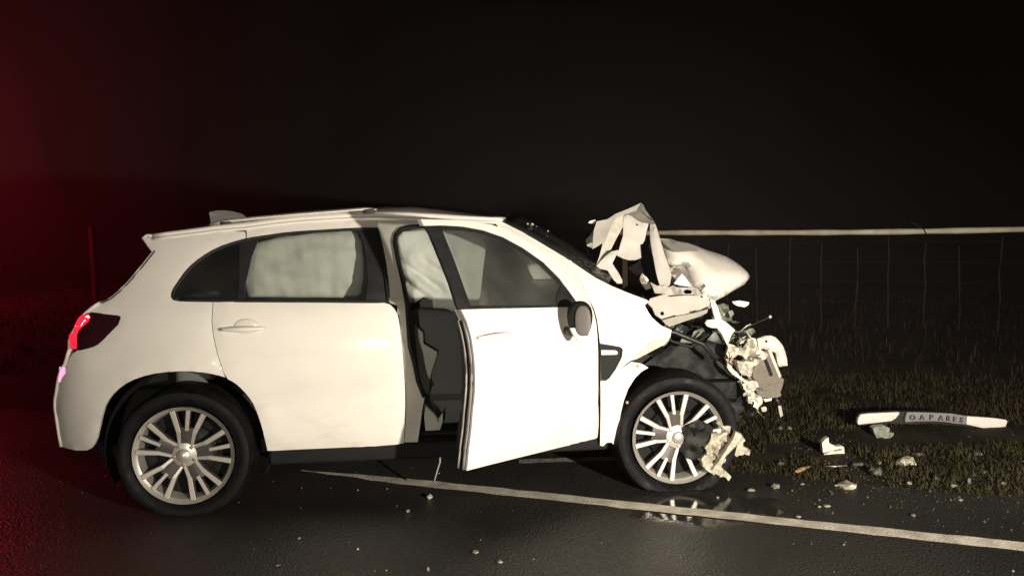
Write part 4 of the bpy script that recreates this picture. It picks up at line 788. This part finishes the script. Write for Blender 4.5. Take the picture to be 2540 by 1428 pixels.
for i in range(46):                                   # small torn scraps of metal and plastic in the mass from bonnet to radiator
    c = along(i, rng); c = [c[0] + rng.gauss(0, .045), c[1] + rng.uniform(-.02, .16), c[2] + rng.gauss(0, .035)]
    n_ = rng.randint(4, 7); sz = rng.uniform(.014, .05); ph = rng.uniform(0, 6.28); st = rng.uniform(.5, 1.6)
    pts = []
    for q in range(n_):
        a = 6.28 * q / n_; rr = sz * rng.uniform(.5, 1.3); x, y = rr * math.cos(a) * st, rr * math.sin(a) / st
        pts.append((c[0] + x * math.cos(ph) - y * math.sin(ph), c[1] + rng.uniform(-.03, .03), c[2] + x * math.sin(ph) + y * math.cos(ph)))
    sheet('torn_scrap', pts, rng.choice((M_crash, M_bare, M_prim, M_gcr, M_gcr, M_black, M_cond, M_prim)), car, step=.012, amp=.02, freq=24, ridged=i % 2 == 0, thick=.006, seed=i, ang=14)
rng = random.Random(33)
for i in range(16):                                   # mud flaps and torn plastic over the wheel liner
    c = [rng.uniform(2.42, 2.92), rng.uniform(-.56, -.47), rng.uniform(.70, .90)]
    pts = [(c[0] + .05 * rng.uniform(.5, 1.5) * math.cos(a), c[1] + rng.uniform(-.03, .03), c[2] + .035 * rng.uniform(.4, 1.4) * math.sin(a)) for a in (0, 1.2, 2.4, 3.6, 4.9)]
    sheet('torn_scrap', pts, rng.choice((M_black, M_gcr, M_lin, M_black)), car, step=.015, amp=.02, freq=18, thick=.006, seed=i, ang=14)
tube('hose', [(2.36, -.56, .80), (2.52, -.60, .86), (2.70, -.58, .83), (2.86, -.60, .76), (2.95, -.58, .66)], .014, M_black, car, n=8)
tube('hose', [(2.55, -.56, .90), (2.68, -.60, .78), (2.80, -.57, .74), (2.90, -.60, .82)], .009, M_rub, car, n=8)
boxo('engine_block', (2.3, -.36, .40), (2.92, .36, .88), M_lin, car, .05)
boxo('air_filter_box', (2.62, -.05, .84), (3.02, .42, 1.03), M_black, car, .04)
boxo('battery', (2.42, .30, .82), (2.66, .52, 1.0), M_black, car, .02)
boxo('chassis_rail', (2.2, -.52, .40), (3.10, -.42, .52), M_lin, car, .015); boxo('chassis_rail', (2.2, .42, .40), (3.15, .52, .52), M_lin, car, .015)
boxo('radiator', (3.05, -.30, .34), (3.12, .55, .82), M_cond, car, .01, Matrix.Rotation(.0, 4, 'Z'))
boxo('cross_member', (2.95, -.55, .28), (3.08, .55, .36), M_lin, car, .02)
bm = bmesh.new(); lathe_bm(bm, [(.0005, -.02), (.05, -.02), (.085, .0), (.09, .12), (.0005, .12)], 24)
st = frombm('strut_tower', bm, M_lin, car); st.location = (2.56, -.50, .83); st.rotation_euler = (math.radians(-90), 0, 0)
sheet('hub_splinter', D['wheel_dark'], M_lin, car, step=.03, amp=.03, freq=14, thick=.03)

# ------------------------------------------------------------------ broken pieces lying about
yw = Matrix.Rotation(D['yaw'], 4, 'Z'); O = Vector((D['O'][0], D['O'][1], 0))
def cw(p): return O + (yw @ Vector(p))
M_cream = mat('cream_broken_plastic', (.46, .43, .34), .5, 0, .4, var=.35, vscale=20, bump=.7, bscale=40)
wf = empty('broken_bracket', cw((2.74, -.92, 0)), 0)
tag(wf, 'pale jagged plastic bracket broken off and leaning against the front wheel', 'debris')
def at(pts, o): return [tuple(Vector(p) - o.location) for p in pts]
sheet('bracket_body', jag(at([cw(p) for p in D['wheel_frag']], wf), .008), M_cream, wf, step=.016, amp=.055, freq=17, ridged=True, thick=.06, ang=16)
sheet('bracket_rib', at([cw(p) for p in D['wheel_frag_rib']], wf), M_cream, wf, step=.016, amp=.03, freq=16, thick=.04, ang=16)
bf = empty('bumper_fragment', (2.75, 5.4, 0)); tag(bf, 'curved white bumper strip with a grey lettered panel lying in the verge grass', 'bumper piece')
A_ = lambda k: at(D[k], bf)
sheet('backing', A_('bf_back'), M_black, bf, step=.05, thick=.06, bulge=.01)
sheet('white_end', A_('bf_left'), M_white, bf, step=.03, thick=.025, bulge=.01); sheet('white_end', A_('bf_right'), M_white, bf, step=.03, thick=.025, bulge=.01)
lpn = sheet('letter_panel', A_('bf_mid'), M_lightgrey, bf, step=.03, thick=.022, bulge=.004)
for ch, p, rz in zip('OAPARES', D['letters'], (.02, .0, -.04, -.06, -.09, -.11, -.13)):
    cu = bpy.data.curves.new('letter', 'FONT'); cu.body = ch; cu.size = .048; cu.extrude = .003; cu.align_x = 'CENTER'; cu.align_y = 'CENTER'; cu.offset = .001
    to = bpy.data.objects.new('letter', cu); C.objects.link(to); me = bpy.data.meshes.new_from_object(to); bpy.data.objects.remove(to)
    lo = link('letter', me, M_letter, lpn, smooth=False); lo.location = Vector(p) - bf.location + Vector((0, -.016, 0)); lo.rotation_euler = (math.radians(90), 0, 0); lo.rotation_euler = (Matrix.Rotation(-rz, 4, 'Y') @ Matrix.Rotation(math.radians(90), 4, 'X')).to_euler()
sheet('mounting_foot', A_('bf_foot'), M_gcr, bf, step=.02, amp=.015, thick=.05); sheet('mounting_strut', A_('bf_strut'), M_gcr, bf, step=.03, thick=.02)
fr = empty('clip_fragment', (1.98, 4.93, 0)); tag(fr, 'upright grey plastic clip with a bright chrome edge standing on the gravel', 'debris')
A_ = lambda k: at(D[k], fr)
sheet('clip_body', A_('frag_body'), M_bare, fr, step=.02, amp=.008, thick=.04); tube('chrome_edge', A_('frag_line'), .004, M_alu, fr, n=6)
tube_o = tube('chrome_strip', D['g_trim'], [.003, .008, .004], M_alu, n=6, flat=.6); tag(tube_o, 'thin bright chrome strip lying on the ground below the grey clip', 'debris')
P = [tuple(p) for p in D['g_ochre']]
to = tube('ochre_splinter', P, [.018, .022, .012], mat('ochre_plastic', (.38, .26, .13), .6, var=.3, vscale=40), n=6, flat=.4); tag(to, 'small ochre splinter lying left of the chrome strip', 'debris')
M_deb = mat('pale_debris', (.22, .20, .155), .5, 0, .4, var=.4, vscale=30)
M_pdeb = mat('cream_debris', (.42, .39, .31), .5, 0, .4, var=.4, vscale=30)
M_deb2 = mat('grey_debris', (.12, .11, .09), .5, 0, .4, var=.4, vscale=30)
for i, (x, y, sx, sz) in enumerate(D['frs']):
    rng = random.Random(100 + i); bm = bmesh.new(); bmesh.ops.create_icosphere(bm, subdivisions=2, radius=1)
    ry = rng.uniform(.6, 1.2); hz = max(sz * .9, sx * .22)
    for v in bm.verts:
        q = v.co.copy(); kk = 1 + .5 * noise.noise(q * 1.7 + Vector((i * 3.1, 0, 0))) + .25 * noise.noise(q * 4 + Vector((0, i * 2.3, 0)))
        v.co = Vector((q.x * sx * kk * 1.1, q.y * sx * ry * kk, q.z * hz * kk + hz * .8))
    o = frombm('debris_chip', bm, M_pdeb if i in (2, 4, 24) else M_deb if i % 3 else M_deb2, smooth=False); o.location = (x, y, .002 if LN.dot(Vector((x, y, 0)) - LP) < .6 else vz(*((Vector((x, y, 0)) - LP).dot(LD), (Vector((x, y, 0)) - LP).dot(LN))))
    big = sx > .034
    b_ = LN.dot(Vector((x, y, 0)) - LP)
    if i == 2: tag(o, 'largest pale broken chip on the gravel below the bumper strip', 'debris')
    elif i == 3: tag(o, 'dull grey chip on the gravel left of the largest pale chip', 'debris')
    elif i == 4: tag(o, 'flat pale chip on the gravel below the chrome strip', 'debris')
    elif i == 24: tag(o, 'white chip on the asphalt below the open door', 'debris')
    else: tag(o, 'small pale chip of wreckage on the gravel shoulder' if b_ > .03 else 'small pale chip of wreckage on the wet asphalt', 'debris', 'chips of wreckage on the shoulder' if b_ > .03 else 'chips of wreckage on the asphalt')

# ------------------------------------------------------------------ fence behind
FD = Vector((4.1, -2.0, 0)).normalized(); FP = Vector((1.607, 11, 0))
def fpt(x, z=0): t = (x - FP.x) / FD.x; p = FP + FD * t; return Vector((p.x, p.y, z))
fe = empty('wire_fence', fpt(-1)); tag(fe, 'wire stock fence with thin wooden droppers and a pale top rail along the field', 'fence')
fl = fe.location
gz = lambda x: -.02 + .0 * x
bm = bmesh.new(); box(bm, (-.045, -.045, -.1), (.045, .045, 1.53), .012); me = bpy.data.meshes.new('post'); bm.to_mesh(me); bm.free(); me.materials.append(mat('post_wood', (.11, .09, .07), .85, 0, .2, var=.3, vscale=30, bump=.5))
for x in (-16.3, -12.2, -8.17, -4.2, -.2, 1.55, 7.6):
    o = bpy.data.objects.new('post', me); C.objects.link(o); o.parent = fe; o.location = fpt(x) - fl
    if x > 1: o.scale = (.8, .8, .84)
dm = []
for k in range(4):
    rng = random.Random(k); bm = bmesh.new(); tube_bm(bm, [(rng.uniform(-.012, .012), rng.uniform(-.01, .01), z) for z in (0, .25, .5, .75, 1.0, 1.22)], [.009, .011, .008, .010, .009, .006], 6)
    me = bpy.data.meshes.new('dropper'); bm.to_mesh(me); bm.free(); me.materials.append(M_wood); dm.append(me)
x = -15.9; i = 0
while x < 8:
    o = bpy.data.objects.new('dropper', dm[i % 4]); C.objects.link(o); o.parent = fe; o.location = fpt(x) - fl + Vector((0, 0, -.02 - .06 * (i % 3))); o.rotation_euler = (0, .03 * math.sin(i * 2.1), i); x += .34; i += 1
for z in (.18, .42, .66, .9, 1.14):
    tube('wire', [fpt(x, z + .012 * math.sin(x * 1.7)) - fl for x in np.linspace(-17, 9, 60)], .0012, M_wire, fe, n=4)
rl = tube('top_rail', [fpt(x, 1.275 + .012 * math.sin(x * 1.1)) - fl for x in np.linspace(1.5, 9, 30)], [.034 * (1 + .12 * math.sin(k * 2.3)) for k in range(30)], M_rail, fe, n=10)
bm = bmesh.new(); tube_bm(bm, [fpt(4.75, 1.23) - fl, fpt(4.77, 1.33) - fl, fpt(4.70, 1.37) - fl], .012, 6); tube_bm(bm, [fpt(4.75 + .02 * k, 1.275) + Vector((0, .042 * math.cos(k), .042 * math.sin(k))) - fl for k in range(7)], .008, 5); frombm('wire_tie', bm, M_wire, fe)
ow = tube('overhead_cable', [Vector((-29.55, 30, 7.0)) + (Vector((-4.44, 24, 9.8)) - Vector((-29.55, 30, 7.0))) * t - Vector((0, 0, .3 * t * (1 - t))) for t in np.linspace(0, 1, 24)], .02, M_wire, n=5)
tag(ow, 'thin overhead cable crossing the dark sky at the upper left', 'cable')

# ------------------------------------------------------------------ grass and gravel
def blades(name, n, seed, area, hmin, hmax, m):
    r = np.random.RandomState(seed); a = r.uniform(area[0], area[1], n); b = area[2] + (area[3] - area[2]) * r.uniform(0, 1, n) ** 1.3
    keep = np.array([nz(x, y, 1.4) + .35 * nz(x, y, 5) > -.28 + .5 * max(0, (EDGE(x) + .35 - y)) for x, y in zip(a, b)]) & (b > np.array([EDGE(x) - .05 for x in a])); a = a[keep]; b = b[keep]; n = len(a)
    X = np.array([lp(x, y, vz(x, y)) for x, y in zip(a, b)]); free = ~((X[:, 0] > 2.02) & (X[:, 0] < 3.4) & (X[:, 1] > 5.0) & (X[:, 1] < 5.45)) & ~((abs(X[:, 0] - 1.98) < .14) & (abs(X[:, 1] - 4.8) < .13))
    X = X[free]; a = a[free]; b = b[free]; n = len(a); h = r.uniform(hmin, hmax, n) * np.array([.6 + .8 * max(0, nz(x, y, 2.1) + .4) for x, y in zip(a, b)])
    th = r.uniform(0, 2 * np.pi, n); le = r.uniform(.2, 1.1, n) * h; w = r.uniform(.002, .005, n)
    dx = np.stack([np.cos(th), np.sin(th), 0 * th], 1); px = np.stack([-np.sin(th), np.cos(th), 0 * th], 1) * w[:, None]; up = np.array([0, 0, 1.])
    v0 = X - px; v1 = X + px; m0 = X + dx * (le * .35)[:, None] + up * (h * .6)[:, None]; v2 = m0 - px * .8; v3 = m0 + px * .8; v4 = X + dx * le[:, None] + up * h[:, None]
    P = np.stack([v0, v1, v3, v2, v4], 1).reshape(-1, 3); k = np.arange(n) * 5
    F = [(q, q + 1, q + 2, q + 3) for q in k] + [(q + 3, q + 2, q + 4) for q in k]
    return raw(name, P, F, m, kind='stuff', smooth=False)
M_grass = mat('grass_blades', (.043, .037, .016), .8, 0, .1, var=.55, vscale=5)
M_grass2 = mat('dry_grass', (.034, .017, .009), .7, 0, .2, var=.4, vscale=4)
blades('grass', 60000, 3, (-1, 7, .7, 3.6), .015, .05, M_grass)
blades('long_grass', 30000, 5, (-22, 12, 1.9, 11), .05, .16, M_grass2)
def stones(name, n, seed, area, s0, s1, m, z):
    r = random.Random(seed); P = []; F = []
    for i in range(n):
        a = r.uniform(area[0], area[1]); b = r.gauss((area[2] + area[3]) / 2, (area[3] - area[2]) / 2.6); s = s0 * (s1 / s0) ** (r.random() ** 3); c = lp(a, b, z(a, b) + s * .3); k = len(P)
        for q in ((1, 0, -.4), (-.5, .87, -.4), (-.5, -.87, -.4), (0, 0, .8)):
            P.append((c[0] + s * q[0] * r.uniform(.6, 1.3), c[1] + s * q[1] * r.uniform(.6, 1.3), c[2] + s * q[2] * r.uniform(.5, 1.2)))
        F += [(k, k + 2, k + 1), (k, k + 1, k + 3), (k + 1, k + 2, k + 3), (k + 2, k, k + 3)]
    return raw(name, P, F, m, kind='stuff', smooth=False)
stones('gravel', 7000, 11, (.9, 6, .55, 1.5), .003, .013, mat('gravel_stone', (.075, .066, .05), .5, 0, .5, var=.6, vscale=7), lambda a, b: 0. if b < .7 else vz(a, b))
stones('glass_grit', 110, 12, (-4, 4, -1.6, .6), .003, .008, mat('glass_grit', (.2, .19, .17), .3, 0, .6, var=.5, vscale=9), lambda a, b: 0)

# ------------------------------------------------------------------ misty night air
bm = bmesh.new(); box(bm, (-175, -60, -1.1), (175, 190, 14)); hz = frombm('haze', bm, [], smooth=False)
hm = bpy.data.materials.new('mist'); hm.use_nodes = True; nt = hm.node_tree; nt.nodes.remove(nt.nodes['Principled BSDF'])
pv = nd(nt, 'ShaderNodeVolumePrincipled'); pv.inputs['Color'].default_value = (.92, .9, .9, 1); pv.inputs['Density'].default_value = .0005
nt.links.new(pv.outputs[0], nt.nodes['Material Output'].inputs['Volume']); hz.data.materials.append(hm); hz['kind'] = 'stuff'

def steam(name, c, rad, dens):
    bm = bmesh.new(); bmesh.ops.create_icosphere(bm, subdivisions=4, radius=1)
    for v in bm.verts:
        k = 1 + .3 * noise.noise(v.co * 1.3 + Vector(c)); v.co = Vector((v.co.x * rad[0] * k, v.co.y * rad[1] * k, v.co.z * rad[2] * k))
    m = bpy.data.materials.new('steam'); m.use_nodes = True; nt = m.node_tree; nt.nodes.remove(nt.nodes['Principled BSDF'])
    pv = nd(nt, 'ShaderNodeVolumePrincipled'); pv.inputs['Color'].default_value = (.93, .92, .90, 1); pv.inputs['Density'].default_value = dens
    nt.links.new(pv.outputs[0], nt.nodes['Material Output'].inputs['Volume'])
    o = frombm(name, bm, m); o.location = c; o['kind'] = 'stuff'; return o
for rad_, ds in (((3.8, 1.5, 2.2), .0028), ((2.9, 1.3, 1.6), .0030), ((2.1, 1.1, 1.1), .0038), ((1.4, .9, .75), .0045)):
    steam('steam', (.32, 6.3, 1.25), rad_, ds)
for kx, ds in ((.55, .0044), (.8, .0040), (1.05, .0034), (1.35, .0018)):
    steam('drifting_mist', (-14, 15, 2.6), (10.5 * kx, 6 * kx ** .5, 8.5 * kx), ds)
